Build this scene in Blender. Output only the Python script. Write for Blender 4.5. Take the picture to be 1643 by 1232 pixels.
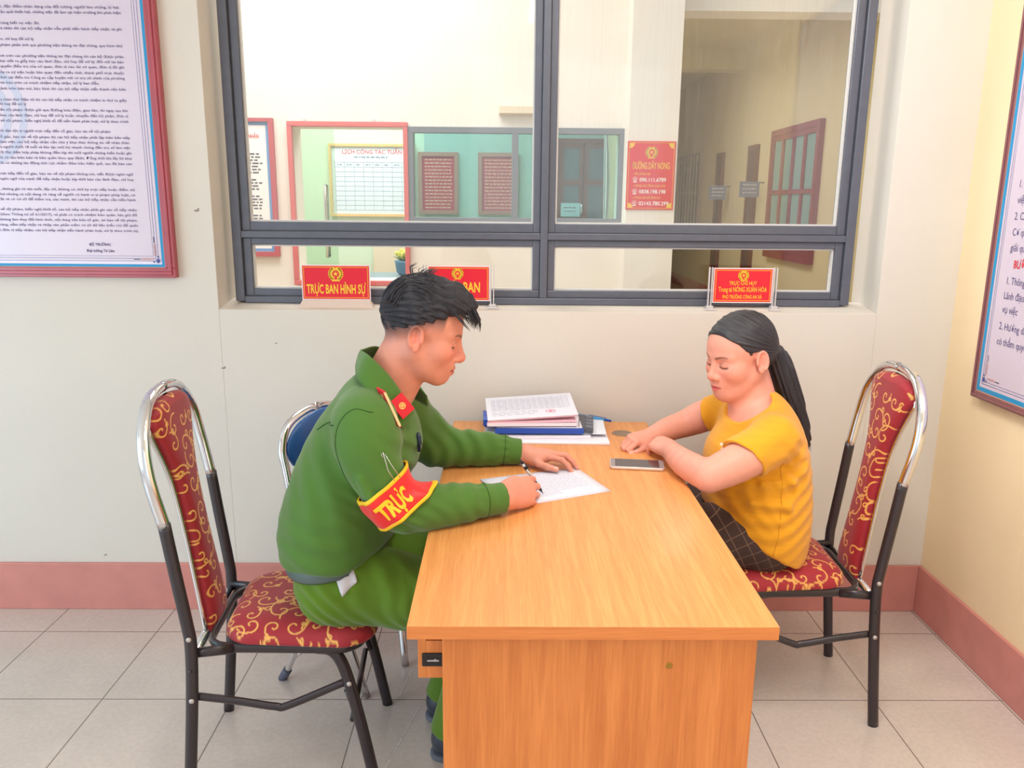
import bpy, bmesh, math, random
import numpy as np
from mathutils import Vector, Matrix

# ------------------------------------------------------------------ camera, world, lights, exposure
S = bpy.context.scene
COL = S.collection
for o in list(bpy.data.objects):
    bpy.data.objects.remove(o)
f_, p_, y_, r_ = 1285.46, .2208, .0117, -.0087
CAMZ = 1.5056
FW = np.array([math.sin(y_)*math.cos(p_), math.cos(y_)*math.cos(p_), -math.sin(p_)])
RT = np.array([math.cos(y_), -math.sin(y_), 0.]); DN = np.cross(FW, RT)
RR = math.cos(r_)*RT+math.sin(r_)*DN; DD = -math.sin(r_)*RT+math.cos(r_)*DN
cd = bpy.data.cameras.new('camera'); cam = bpy.data.objects.new('camera', cd); COL.objects.link(cam)
cd.sensor_width = 36; cd.lens = f_/1643*36; cd.clip_start = .05; cd.clip_end = 100
cam.matrix_world = Matrix(((RR[0], -DD[0], -FW[0], 0), (RR[1], -DD[1], -FW[1], 0), (RR[2], -DD[2], -FW[2], CAMZ), (0, 0, 0, 1)))
S.camera = cam
S.view_settings.view_transform = 'Standard'; S.view_settings.look = 'None'
S.view_settings.gamma = 1; S.view_settings.use_curve_mapping = False
S.view_settings.exposure = -0.08
W_ = bpy.data.worlds.new('world'); S.world = W_; W_.use_nodes = True
W_.node_tree.nodes['Background'].inputs[0].default_value = (.93, .97, 1, 1)
W_.node_tree.nodes['Background'].inputs[1].default_value = .98

def area(name, loc, rot, size, power, col, sy=None):
    d = bpy.data.lights.new(name, 'AREA'); d.energy = power; d.color = col
    d.shape = 'RECTANGLE'; d.size = size; d.size_y = sy or size
    o = bpy.data.objects.new(name, d); COL.objects.link(o); o.location = loc
    o.rotation_euler = [math.radians(a) for a in rot]
    return o
# daylight from the open front, the left and the hall; the fills are added
area('front_daylight', (.9, -2.3, 1.7), (84, 0, -20), 2.6, 12, (.97, .985, 1), 2.2)
area('side_fill', (-3.7, -1.0, 1.6), (88, 0, -74), 2.4, 62, (.93, .97, 1), 2.2)  # added fill from the left, brightens the right-hand wall
area('left_daylight', (-3.6, .9, .95), (90, 0, -82), 2.2, 28, (.26, .70, 1), 1.3)
area('overhead_fill', (.35, 1.0, 2.85), (0, -50, 0), .6, 60, (1, .975, .94), 1.2)  # added unseen light, tilted to brighten the right-hand wall and floor
area('hall_daylight', (-1.2, 3.9, 3.5), (-8, 0, 0), 2.4, 85, (1, .99, .97), 1.2)
area('corridor_fill', (1.6, 9.0, 3.3), (0, 0, 0), .8, 80, (1, .98, .94), 6)  # added fill, only there to brighten the corridor
area('far_room_fill', (-1.2, 6.3, 2.85), (0, 0, 0), 2.4, 85, (.95, 1, 1), 1.4)  # added fill that lifts the room beyond the hall

# ------------------------------------------------------------------ helpers
def srgb(r, g, b):
    f = lambda c: (c/255/12.92) if c/255 <= .04045 else ((c/255+.055)/1.055)**2.4
    return (f(r), f(g), f(b), 1)
MATS = {}
def mat(name, col, rough=.5, metal=0., noise=0., nscale=20, bump=0., bscale=200, coat=0., spec=.5, attr=None, sheen=0., stretch=None, sss=0.):
    if name in MATS: return MATS[name]
    m = bpy.data.materials.new(name); m.use_nodes = True; nt = m.node_tree; b = nt.nodes['Principled BSDF']
    b.inputs['Roughness'].default_value = rough; b.inputs['Metallic'].default_value = metal
    b.inputs['Specular IOR Level'].default_value = spec
    if coat: b.inputs['Coat Weight'].default_value = coat; b.inputs['Coat Roughness'].default_value = .15
    if sheen: b.inputs['Sheen Weight'].default_value = sheen
    if sss:
        b.inputs['Subsurface Weight'].default_value = sss; b.inputs['Subsurface Radius'].default_value = (.012, .005, .003); b.inputs['Subsurface Scale'].default_value = 1.
    tc = nt.nodes.new('ShaderNodeTexCoord'); vec = tc.outputs['Object']
    if stretch:
        mp = nt.nodes.new('ShaderNodeMapping'); mp.inputs['Scale'].default_value = stretch
        nt.links.new(vec, mp.inputs[0]); vec = mp.outputs[0]
    base = None
    if attr:
        a = nt.nodes.new('ShaderNodeAttribute'); a.attribute_name = attr; base = a.outputs['Color']
    if noise:
        n = nt.nodes.new('ShaderNodeTexNoise'); n.inputs['Scale'].default_value = nscale; n.inputs['Detail'].default_value = 5
        nt.links.new(vec, n.inputs['Vector'])
        mr = nt.nodes.new('ShaderNodeMapRange'); mr.inputs[1].default_value = .3; mr.inputs[2].default_value = .7
        mr.inputs[3].default_value = 1-noise; mr.inputs[4].default_value = 1+noise
        nt.links.new(n.outputs[0], mr.inputs[0])
        mx = nt.nodes.new('ShaderNodeMix'); mx.data_type = 'RGBA'; mx.blend_type = 'MULTIPLY'; mx.inputs[0].default_value = 1
        if base is not None: nt.links.new(base, mx.inputs[6])
        else: mx.inputs[6].default_value = col
        nt.links.new(mr.outputs[0], mx.inputs[7]); base = mx.outputs[2]
    if base is not None: nt.links.new(base, b.inputs['Base Color'])
    else: b.inputs['Base Color'].default_value = col
    if bump:
        n2 = nt.nodes.new('ShaderNodeTexNoise'); n2.inputs['Scale'].default_value = bscale; n2.inputs['Detail'].default_value = 4
        nt.links.new(vec, n2.inputs['Vector'])
        bp = nt.nodes.new('ShaderNodeBump'); bp.inputs['Strength'].default_value = bump; bp.inputs['Distance'].default_value = .002
        nt.links.new(n2.outputs[0], bp.inputs['Height']); nt.links.new(bp.outputs[0], b.inputs['Normal'])
    MATS[name] = m
    return m

def link(name, me, m=None, parent=None, smooth=False, mods=None):
    o = bpy.data.objects.new(name, me); COL.objects.link(o)
    if m is not None:
        for q in (m if isinstance(m, (list, tuple)) else [m]): me.materials.append(q)
    if parent is not None: o.parent = parent
    if smooth: me.polygons.foreach_set('use_smooth', [True]*len(me.polygons))
    return o
def obj(name, bm, m=None, parent=None, smooth=False, bevel=0):
    me = bpy.data.meshes.new(name); bm.normal_update(); bm.to_mesh(me); bm.free()
    o = link(name, me, m, parent, smooth)
    if bevel:
        md = o.modifiers.new('bevel', 'BEVEL'); md.width = bevel; md.segments = 2; md.limit_method = 'ANGLE'
    return o
def pyobj(name, V, F, m=None, parent=None, smooth=True):
    me = bpy.data.meshes.new(name); me.from_pydata([tuple(v) for v in V], [], [tuple(int(i) for i in q) for q in F]); me.update()
    return link(name, me, m, parent, smooth)
def tag(o, label=None, cat=None, group=None, kind=None):
    if label: o['label'] = label
    if cat: o['category'] = cat
    if group: o['group'] = group
    if kind: o['kind'] = kind
    return o
def empty(name, loc, label, cat, rz=0, group=None):
    o = bpy.data.objects.new(name, None); COL.objects.link(o); o.location = loc; o.rotation_euler = (0, 0, rz)
    o.empty_display_size = .05
    return tag(o, label, cat, group)
def rel(o, parent):          # parent an object built in world coordinates under an Empty standing elsewhere
    o.parent = parent
    o.matrix_parent_inverse = (Matrix.Translation(parent.location) @ parent.rotation_euler.to_matrix().to_4x4()).inverted()
    return o
def box(bm, x0, x1, y0, y1, z0, z1, M=None, mi=0):
    vs = [bm.verts.new((x, y, z)) for x in (x0, x1) for y in (y0, y1) for z in (z0, z1)]
    if M is not None:
        for v in vs: v.co = M @ v.co
    for q in ((0, 1, 3, 2), (4, 6, 7, 5), (0, 4, 5, 1), (2, 3, 7, 6), (0, 2, 6, 4), (1, 5, 7, 3)):
        fc = bm.faces.new([vs[i] for i in q]); fc.material_index = mi
    return vs
def BM(): return bmesh.new()
def bx(*a, M=None):
    b = BM(); box(b, *a, M=M); return b
def cr(pts, n=8):            # Catmull-Rom through the points
    P = [np.array(p, float) for p in pts]; P = [2*P[0]-P[1]]+P+[2*P[-1]-P[-2]]; out = []
    for i in range(1, len(P)-2):
        for k in range(n):
            t = k/n; a, b, c, d = P[i-1], P[i], P[i+1], P[i+2]
            out.append(.5*((2*b)+(-a+c)*t+(2*a-5*b+4*c-d)*t*t+(-a+3*b-3*c+d)*t**3))
    out.append(P[-2]); return out
def tube(bm, pts, r, seg=12, r2=None, up=(0, 1, 0), closed=False, mi=0, caps=True):
    """tube along pts; r scalar or list; r2 = second radius (oval, measured along `up`)"""
    P = [Vector(p) for p in pts]; n = len(P); rings = []
    for i in range(n):
        if closed: t = P[(i+1) % n]-P[i-1]
        else: t = P[min(i+1, n-1)]-P[max(i-1, 0)]
        t.normalize(); u = Vector(up); u = u-t*u.dot(t)
        if u.length < 1e-4: u = Vector((0, 0, 1))-t*t.z
        if u.length < 1e-4: u = Vector((1, 0, 0))
        u.normalize(); w = t.cross(u)
        ra = r[i] if isinstance(r, (list, tuple)) else r
        rb = ra if r2 is None else (r2[i] if isinstance(r2, (list, tuple)) else r2)
        rings.append([bm.verts.new(P[i]+w*(ra*math.cos(2*math.pi*k/seg))+u*(rb*math.sin(2*math.pi*k/seg))) for k in range(seg)])
    for i in range(n if closed else n-1):
        A, B = rings[i], rings[(i+1) % n]
        for k in range(seg):
            fc = bm.faces.new((A[k], A[(k+1) % seg], B[(k+1) % seg], B[k])); fc.smooth = True; fc.material_index = mi
    if not closed and caps:
        for q in (rings[0][::-1], rings[-1]):
            fc = bm.faces.new(q); fc.material_index = mi
def lathe(bm, prof, seg=24, M=None, mi=0):
    rings = []
    for rr, z in prof:
        rings.append([bm.verts.new((rr*math.cos(2*math.pi*k/seg), rr*math.sin(2*math.pi*k/seg), z)) for k in range(seg)])
    for A, B in zip(rings, rings[1:]):
        for k in range(seg):
            fc = bm.faces.new((A[k], A[(k+1) % seg], B[(k+1) % seg], B[k])); fc.smooth = True; fc.material_index = mi
    bm.faces.new(rings[0][::-1]).material_index = mi; bm.faces.new(rings[-1]).material_index = mi
    if M is not None:
        for ring in rings:
            for v in ring: v.co = M @ v.co
def poly(bm, pts, mi=0):
    fc = bm.faces.new([bm.verts.new(p) for p in pts]); fc.material_index = mi; return fc
def frame_mat(o, right, up):
    r = Vector(right).normalized(); u = Vector(up).normalized(); n = r.cross(u)
    return Matrix(((r[0], u[0], n[0], o[0]), (r[1], u[1], n[1], o[1]), (r[2], u[2], n[2], o[2]), (0, 0, 0, 1)))
_tc = {}
def glyphs(s, bold=0.):
    """flat outline mesh of a line of text, 2D verts and faces, size 1"""
    k = (s, bold)
    if k in _tc: return _tc[k]
    c = bpy.data.curves.new('t', 'FONT'); c.body = s; c.resolution_u = 2; c.offset = bold; c.fill_mode = 'FRONT'
    o = bpy.data.objects.new('t', c); COL.objects.link(o)
    e = o.evaluated_get(bpy.context.evaluated_depsgraph_get()); me = e.to_mesh()
    V = np.array([v.co[:2] for v in me.vertices]).reshape(-1, 2); F = [tuple(p.vertices) for p in me.polygons]
    e.to_mesh_clear(); bpy.data.objects.remove(o); bpy.data.curves.remove(c)
    _tc[k] = (V, F); return _tc[k]
def text(bm, s, x, y, h, M, align='L', width=None, bold=0., mi=0, wrap=None):
    """h = cap height (m); width scales the line horizontally to fit"""
    V, F = glyphs(s, bold)
    if len(V) == 0: return
    V = V.copy(); x0, x1 = V[:, 0].min(), V[:, 0].max(); V[:, 0] -= x0; w = x1-x0
    sx = (width/w) if width else h/.69
    V[:, 0] *= sx; V[:, 1] *= h/.69; w *= sx
    V[:, 0] += x-(0 if align == 'L' else w if align == 'R' else w/2); V[:, 1] += y
    if wrap is not None:                     # finely divided so that the letters follow a curved surface
        tb = bmesh.new(); tv = [tb.verts.new((a, b, 0)) for a, b in V]
        for q in F:
            try: tb.faces.new([tv[i] for i in q])
            except ValueError: pass
        bmesh.ops.triangulate(tb, faces=tb.faces[:])
        for _ in range(3):
            le = [e for e in tb.edges if e.calc_length() > h*.16]
            if le: bmesh.ops.subdivide_edges(tb, edges=le, cuts=1); bmesh.ops.triangulate(tb, faces=tb.faces[:])
        tb.verts.index_update(); V = [(v.co.x, v.co.y) for v in tb.verts]; F = [tuple(v.index for v in fc.verts) for fc in tb.faces]; tb.free()
    vs = [bm.verts.new((M @ Vector((a, b, 0))) if wrap is None else wrap(a, b)) for a, b in V]
    for q in F:
        try: bm.faces.new([vs[i] for i in q]).material_index = mi
        except ValueError: pass
def star(bm, M, cx, cy, R, r, n=5, mi=0, z=0.):
    pts = [(cx+(R if k % 2 == 0 else r)*math.sin(math.pi*k/n), cy+(R if k % 2 == 0 else r)*math.cos(math.pi*k/n)) for k in range(2*n)]
    c = bm.verts.new(M @ Vector((cx, cy, z))); vs = [bm.verts.new(M @ Vector((a, b, z))) for a, b in pts]
    for k in range(2*n): bm.faces.new((c, vs[(k+1) % (2*n)], vs[k])).material_index = mi
def disc(bm, M, cx, cy, rx, ry, n=24, mi=0, z=0., r_in=0., a0=0., a1=360.):
    A = [math.radians(a0+(a1-a0)*k/n) for k in range(n+1)]
    o = [bm.verts.new(M @ Vector((cx+rx*math.cos(a), cy+ry*math.sin(a), z))) for a in A]
    i = [bm.verts.new(M @ Vector((cx+rx*r_in*math.cos(a), cy+ry*r_in*math.sin(a), z))) for a in A] if r_in else None
    if i:
        for k in range(n): bm.faces.new((i[k], o[k], o[k+1], i[k+1])).material_index = mi
    else: bm.faces.new(o[:-1] if a1-a0 >= 360 else o+[bm.verts.new(M @ Vector((cx, cy, z)))]).material_index = mi
def rect(bm, M, x0, x1, y0, y1, mi=0, z=0.):
    poly(bm, [M @ Vector(p) for p in ((x0, y0, z), (x1, y0, z), (x1, y1, z), (x0, y1, z))], mi)
def ringrect(bm, M, x0, x1, y0, y1, t, mi=0, z=0.):
    rect(bm, M, x0, x1, y0, y0+t, mi, z); rect(bm, M, x0, x1, y1-t, y1, mi, z)
    rect(bm, M, x0, x0+t, y0+t, y1-t, mi, z); rect(bm, M, x1-t, x1, y0+t, y1-t, mi, z)
def emblem(bm, M, cx, cy, s, gold=0, red=1, blue=2):
    """round wreath emblem with a star in the middle and a ribbon below"""
    for k in range(9):                      # leaves of the wreath, each side
        a = math.radians(-70+k*17)
        for sg in (-1, 1):
            lx, ly = cx+sg*s*.44*math.cos(a), cy+s*.44*math.sin(a)
            disc(bm, M, lx, ly, s*.15, s*.11, 8, gold, .0002)
    disc(bm, M, cx, cy, s*.42, s*.42, 20, gold, .0003)
    disc(bm, M, cx, cy, s*.3, s*.3, 20, blue, .0005); disc(bm, M, cx, cy, s*.24, s*.24, 20, red, .0007)
    star(bm, M, cx, cy, s*.2, s*.085, 5, gold, .0009)
    rect(bm, M, cx-s*.3, cx+s*.3, cy-s*.56, cy-s*.42, gold, .0006)
    disc(bm, M, cx, cy-s*.34, s*.12, s*.1, 10, red, .0008)

# ------------------------------------------------------------------ signed distance shapes -> one continuous mesh
BIG = 9.
class Pr:
    __slots__ = ('f', 'c', 'R', 'op', 'k')
    def __init__(s, f, c, R, op='+', k=.01): s.f, s.c, s.R, s.op, s.k = f, np.asarray(c, float), R, op, k
def A3(*p): return np.array(p, float)
def rc(a, ra, b, rb, k=.015, op='+'):
    a, b = np.asarray(a, float), np.asarray(b, float); ba = b-a; L = max(ba@ba, 1e-12)
    def f(P):
        t = np.clip((P-a)@ba/L, 0, 1); q = P-a-t[:, None]*ba
        return np.sqrt(np.einsum('ij,ij->i', q, q))-(ra+(rb-ra)*t)
    return Pr(f, (a+b)/2, math.sqrt(L)/2+max(ra, rb), op, k)
def chain(pts, rs, k=.015, op='+', sub=None):
    if sub:
        n = len(pts); P = cr(pts, sub); R_ = [r[0] for r in cr([(r, 0, 0) for r in rs], sub)]
    else: P, R_ = pts, rs
    return [rc(P[i], R_[i], P[i+1], R_[i+1], k, op) for i in range(len(P)-1)]
def ell(c, r, k=.015, op='+', M=None):
    """ellipsoid; M rows = local axes in world"""
    c, r = np.asarray(c, float), np.asarray(r, float)
    def f(P):
        q = P-c
        if M is not None: q = q@M.T
        k0 = np.sqrt(((q/r)**2).sum(1)); k1 = np.sqrt(((q/r**2)**2).sum(1))
        return k0*(k0-1)/np.maximum(k1, 1e-9)
    return Pr(f, c, r.max(), op, k)
def rbox(c, h, rad, M=None, k=.01, op='+'):
    c, h = np.asarray(c, float), np.asarray(h, float)
    def f(P):
        q = P-c
        if M is not None: q = q@M.T
        d = np.abs(q)-h+rad
        return np.sqrt((np.maximum(d, 0)**2).sum(1))+np.minimum(d.max(1), 0)-rad
    return Pr(f, c, float(np.sqrt((h**2).sum())), op, k)
def squash(prs, o, s):
    """shapes evaluated in a space stretched by s about o (per axis)"""
    o, s = np.asarray(o, float), np.asarray(s, float)
    out = []
    for p in prs:
        out.append(Pr((lambda P, g=p.f: g((P-o)/s+o)*min(1., float(s.min()))), (p.c-o)*s+o, p.R*float(s.max()), p.op, p.k))
    return out
def local(prs, O, M):
    """M rows = local axes in world; shapes given in local coordinates"""
    out = []
    for p in prs:
        out.append(Pr((lambda P, g=p.f: g((P-O)@M.T)), O+p.c@M, p.R, p.op, p.k))
    return out
def ev(prs, P, near=None):
    d = np.full(len(P), BIG)
    for p in prs:
        if near is not None and np.linalg.norm(p.c-near[0])-p.R > near[1]: continue
        e = p.f(P); k = p.k
        if p.op == '+':
            h = np.maximum(k-np.abs(d-e), 0)/k; d = np.minimum(d, e)-h*h*k*.25
        elif p.op == '-':
            e = -e; h = np.maximum(k-np.abs(d-e), 0)/k; d = np.maximum(d, e)+h*h*k*.25
        else:
            h = np.maximum(k-np.abs(d-e), 0)/k; d = np.maximum(d, e)+h*h*k*.25
    return d
def surf(prs, lo, hi, h, disp=None, B=20):
    """block-sparse surface nets; returns V, F"""
    lo, hi = np.asarray(lo, float), np.asarray(hi, float)
    N = np.ceil((hi-lo)/h).astype(int)+2
    NN = N+4
    def F_(P, c, R):
        d = ev(prs, P, (c, R))
        return d+disp(P) if disp is not None else d
    keys, pos, quads = [], [], []
    ax = np.arange(-1, B+1)
    G = np.stack(np.meshgrid(ax, ax, ax, indexing='ij'), -1).reshape(-1, 3)
    n1 = B+2; half = (B+2)*h*.5*1.7321
    for bi in range(0, N[0], B):
        for bj in range(0, N[1], B):
            for bk in range(0, N[2], B):
                i0 = np.array([bi, bj, bk]); c = lo+(i0+B/2)*h
                dc = ev(prs, c[None], (c, half+.1))[0]
                if abs(dc) > half*1.35+.02: continue
                P = lo+(G+i0)*h
                D = F_(P, c, half+.07).reshape(n1, n1, n1)
                s = D < 0
                if s.all() or not s.any(): continue
                m = n1-1
                cs = sum(s[a:a+m, b:b+m, q:q+m].astype(int) for a in (0, 1) for b in (0, 1) for q in (0, 1))
                I = np.argwhere((cs > 0) & (cs < 8))
                if len(I) == 0: continue
                acc = np.zeros((len(I), 3)); cnt = np.zeros(len(I))
                for a in range(3):
                    o1, o2 = [q for q in range(3) if q != a]
                    for u in (0, 1):
                        for w in (0, 1):
                            A = I.copy(); A[:, o1] += u; A[:, o2] += w; Bq = A.copy(); Bq[:, a] += 1
                            da = D[A[:, 0], A[:, 1], A[:, 2]]; db = D[Bq[:, 0], Bq[:, 1], Bq[:, 2]]
                            x = (da < 0) != (db < 0)
                            t = np.where(x, da/np.where(x, da-db, 1), 0)
                            p = A.astype(float); p[:, a] += t
                            acc += p*x[:, None]; cnt += x
                V = lo+(acc/cnt[:, None]-1+i0)*h
                gi = I-1+i0+2
                key = (gi[:, 0]*NN[1]+gi[:, 1])*NN[2]+gi[:, 2]
                keys.append(key); pos.append(V)
                st = (NN[1]*NN[2], NN[2], 1)
                for a in range(3):
                    o1, o2 = (a+1) % 3, (a+2) % 3
                    s1 = s[1:m+0 or None, 1:, 1:]
                    sl0 = [slice(1, m)]*3; sl1 = list(sl0); sl1[a] = slice(2, m+1)
                    s0 = s[tuple(sl0)]; s1 = s[tuple(sl1)]
                    E_ = np.argwhere(s0 != s1)
                    if len(E_) == 0: continue
                    ins = s0[E_[:, 0], E_[:, 1], E_[:, 2]]
                    g = E_+1-1+i0+2
                    k0 = (g[:, 0]*NN[1]+g[:, 1])*NN[2]+g[:, 2]
                    q = np.stack([k0, k0-st[o1], k0-st[o1]-st[o2], k0-st[o2]], 1)
                    q[~ins] = q[~ins][:, ::-1]
                    quads.append(q)
    K = np.concatenate(keys); P = np.concatenate(pos); Q = np.concatenate(quads)
    uk, idx = np.unique(K, return_index=True)
    F = np.searchsorted(uk, Q); F = np.minimum(F, len(uk)-1)
    ok = (uk[F] == Q).all(1); F = F[ok]; P = P[idx]
    lab = np.arange(len(P))                      # keep only the largest connected piece
    while True:
        m = lab[F].min(1); new = lab.copy()
        for c in range(4): np.minimum.at(new, F[:, c], m)
        new = new[new]
        if (new == lab).all(): break
        lab = new
    big = np.bincount(lab).argmax(); keep = lab == big; F = F[keep[F[:, 0]]]
    ren = np.cumsum(keep)-1
    return P[keep], ren[F]
def mesh_np(name, V, F, m=None, parent=None, col=None, smooth_it=0):
    me = bpy.data.meshes.new(name)
    V = np.asarray(V, float)
    if smooth_it:
        E = np.concatenate([F[:, [0, 1]], F[:, [1, 2]], F[:, [2, 3]], F[:, [3, 0]]]); E = np.concatenate([E, E[:, ::-1]])
        deg = np.bincount(E[:, 0], minlength=len(V))[:, None]
        for it in range(smooth_it):
            acc = np.stack([np.bincount(E[:, 0], weights=V[E[:, 1], a], minlength=len(V)) for a in range(3)], 1)
            V = V+(acc/np.maximum(deg, 1)-V)*(.5 if it % 2 == 0 else -.48)
    nf = len(F); me.vertices.add(len(V)); me.vertices.foreach_set('co', V.astype(np.float32).ravel())
    me.loops.add(nf*4); me.loops.foreach_set('vertex_index', F.astype(np.int32).ravel())
    me.polygons.add(nf); me.polygons.foreach_set('loop_start', np.arange(0, nf*4, 4, dtype=np.int32))
    me.update(calc_edges=True); me.validate()
    me.polygons.foreach_set('use_smooth', [True]*len(me.polygons))
    if col is not None:
        at = me.color_attributes.new('col', 'FLOAT_COLOR', 'POINT')
        C4 = np.ones((len(me.vertices), 4), np.float32); C4[:, :3] = col(V)[:, :3]
        at.data.foreach_set('color', C4.ravel())
    return link(name, me, m, parent)
def lerp(a, b, t): return a*(1-t)+b*t
def sstep(x, a, b):
    t = np.clip((x-a)/(b-a), 0, 1); return t*t*(3-2*t)
def axes(fwd, up):
    """rows: forward, left, up (world)"""
    f = np.asarray(fwd, float); f = f/np.linalg.norm(f); u = np.asarray(up, float); u = u-f*(u@f); u = u/np.linalg.norm(u)
    return np.stack([f, np.cross(u, f), u])

# ------------------------------------------------------------------ materials of the setting
M_wall = mat('cream_paint', srgb(219, 212, 202), .85, noise=.02, nscale=2.5, bump=.25, bscale=60)
M_hall = mat('pale_paint', srgb(240, 234, 224), .85, noise=.03, nscale=2)
M_yel = mat('yellow_paint', srgb(216, 204, 168), .85, noise=.03, nscale=1.5)
M_ceil = mat('ceiling_paint', srgb(238, 234, 226), .9)
M_base = mat('salmon_paint', srgb(206, 136, 126), .6, noise=.07, nscale=9, bump=.4, bscale=90)
M_alu = mat('dark_aluminium', srgb(98, 101, 112), .4, metal=.35, noise=.05, nscale=30)
M_bead = mat('pale_bead', srgb(214, 212, 210), .4)
M_groove = mat('dark_groove', srgb(58, 58, 66), .6)
M_teal = mat('teal_paint', srgb(158, 194, 186), .8)
M_green = mat('pale_green_paint', srgb(206, 222, 200), .8)
M_pink = mat('pink_frame', srgb(214, 112, 112), .45)
M_tan = mat('tan_floor', srgb(205, 180, 145), .4)

def glass(name, tint, rough=.0, haze=0., gl=.08):
    m = bpy.data.materials.new(name); m.use_nodes = True; nt = m.node_tree; nt.nodes.remove(nt.nodes['Principled BSDF'])
    out = nt.nodes['Material Output']; tr = nt.nodes.new('ShaderNodeBsdfTransparent'); tr.inputs[0].default_value = tint
    g = nt.nodes.new('ShaderNodeBsdfGlossy'); g.inputs['Roughness'].default_value = .05
    mx = nt.nodes.new('ShaderNodeMixShader'); mx.inputs[0].default_value = gl
    nt.links.new(tr.outputs[0], mx.inputs[1]); nt.links.new(g.outputs[0], mx.inputs[2]); last = mx
    if haze:
        d = nt.nodes.new('ShaderNodeBsdfDiffuse'); d.inputs[0].default_value = (.8, .8, .78, 1)
        tc = nt.nodes.new('ShaderNodeTexCoord'); mp = nt.nodes.new('ShaderNodeMapping'); mp.inputs['Scale'].default_value = (40, 1, 1.2)
        n = nt.nodes.new('ShaderNodeTexNoise'); n.inputs['Scale'].default_value = 3; mr = nt.nodes.new('ShaderNodeMapRange')
        mr.inputs[1].default_value = .35; mr.inputs[2].default_value = .75; mr.inputs[3].default_value = haze*.8; mr.inputs[4].default_value = haze*1.25
        nt.links.new(tc.outputs['Object'], mp.inputs[0]); nt.links.new(mp.outputs[0], n.inputs['Vector']); nt.links.new(n.outputs[0], mr.inputs[0])
        m2 = nt.nodes.new('ShaderNodeMixShader'); nt.links.new(mr.outputs[0], m2.inputs[0])
        nt.links.new(last.outputs[0], m2.inputs[1]); nt.links.new(d.outputs[0], m2.inputs[2]); last = m2
    nt.links.new(last.outputs[0], out.inputs[0]); return m
G_dusty = glass('dusty_glass', (.97, .975, .97, 1), haze=.05, gl=.04)
G_clear = glass('clear_glass', (.98, .985, .98, 1), gl=.03)
G_teal = glass('teal_glass', (.66, .82, .82, 1), gl=.03)

# floor: glossy speckled tiles with thin dark joints
def floor_mat(name, col, T, ox, oy, jw=.0022):
    m = mat(name, col, .22, noise=.05, nscale=5); nt = m.node_tree; b = nt.nodes['Principled BSDF']
    tc = nt.nodes.new('ShaderNodeTexCoord'); sp = nt.nodes.new('ShaderNodeSeparateXYZ'); nt.links.new(tc.outputs['Object'], sp.inputs[0])
    ds = []
    for ax, o in ((0, ox), (1, oy)):
        a = nt.nodes.new('ShaderNodeMath'); a.operation = 'SUBTRACT'; a.inputs[1].default_value = o-50*T+T/2; nt.links.new(sp.outputs[ax], a.inputs[0])
        b2 = nt.nodes.new('ShaderNodeMath'); b2.operation = 'MODULO'; b2.inputs[1].default_value = T; nt.links.new(a.outputs[0], b2.inputs[0])
        c = nt.nodes.new('ShaderNodeMath'); c.operation = 'SUBTRACT'; c.inputs[1].default_value = T/2; nt.links.new(b2.outputs[0], c.inputs[0])
        d = nt.nodes.new('ShaderNodeMath'); d.operation = 'ABSOLUTE'; nt.links.new(c.outputs[0], d.inputs[0]); ds.append(d)
    mn = nt.nodes.new('ShaderNodeMath'); mn.operation = 'MINIMUM'; nt.links.new(ds[0].outputs[0], mn.inputs[0]); nt.links.new(ds[1].outputs[0], mn.inputs[1])
    lt = nt.nodes.new('ShaderNodeMapRange'); lt.inputs[1].default_value = jw*.5; lt.inputs[2].default_value = jw*1.1; lt.inputs[3].default_value = 1; lt.inputs[4].default_value = 0
    nt.links.new(mn.outputs[0], lt.inputs[0])
    src = b.inputs['Base Color'].links[0].from_socket
    # fine speckle of the tile body
    n = nt.nodes.new('ShaderNodeTexNoise'); n.inputs['Scale'].default_value = 70; n.inputs['Detail'].default_value = 3; nt.links.new(tc.outputs['Object'], n.inputs['Vector'])
    r = nt.nodes.new('ShaderNodeMapRange'); r.inputs[1].default_value = .35; r.inputs[2].default_value = .68; r.inputs[3].default_value = .955; r.inputs[4].default_value = 1.045
    nt.links.new(n.outputs[0], r.inputs[0])
    mm = nt.nodes.new('ShaderNodeMix'); mm.data_type = 'RGBA'; mm.blend_type = 'MULTIPLY'; mm.inputs[0].default_value = 1
    nt.links.new(src, mm.inputs[6]); nt.links.new(r.outputs[0], mm.inputs[7])
    mx = nt.nodes.new('ShaderNodeMix'); mx.data_type = 'RGBA'; nt.links.new(lt.outputs[0], mx.inputs[0])
    nt.links.new(mm.outputs[2], mx.inputs[6]); mx.inputs[7].default_value = srgb(120, 108, 100)
    nt.links.new(mx.outputs[2], b.inputs['Base Color'])
    return m
M_floor = floor_mat('floor_tiles', srgb(208, 196, 188), .4, -1.234, 2.2187)
WY, WX, CEIL = 2.7932, 1.585, 3.0
tag(obj('floor', bx(-4, WX+.2, -2.6, WY+.22, -.1, 0), M_floor), kind='structure')
tag(obj('ceiling', bx(-4, WX+.2, -2.6, WY+.22, CEIL, CEIL+.1), M_ceil), kind='structure')
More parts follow.
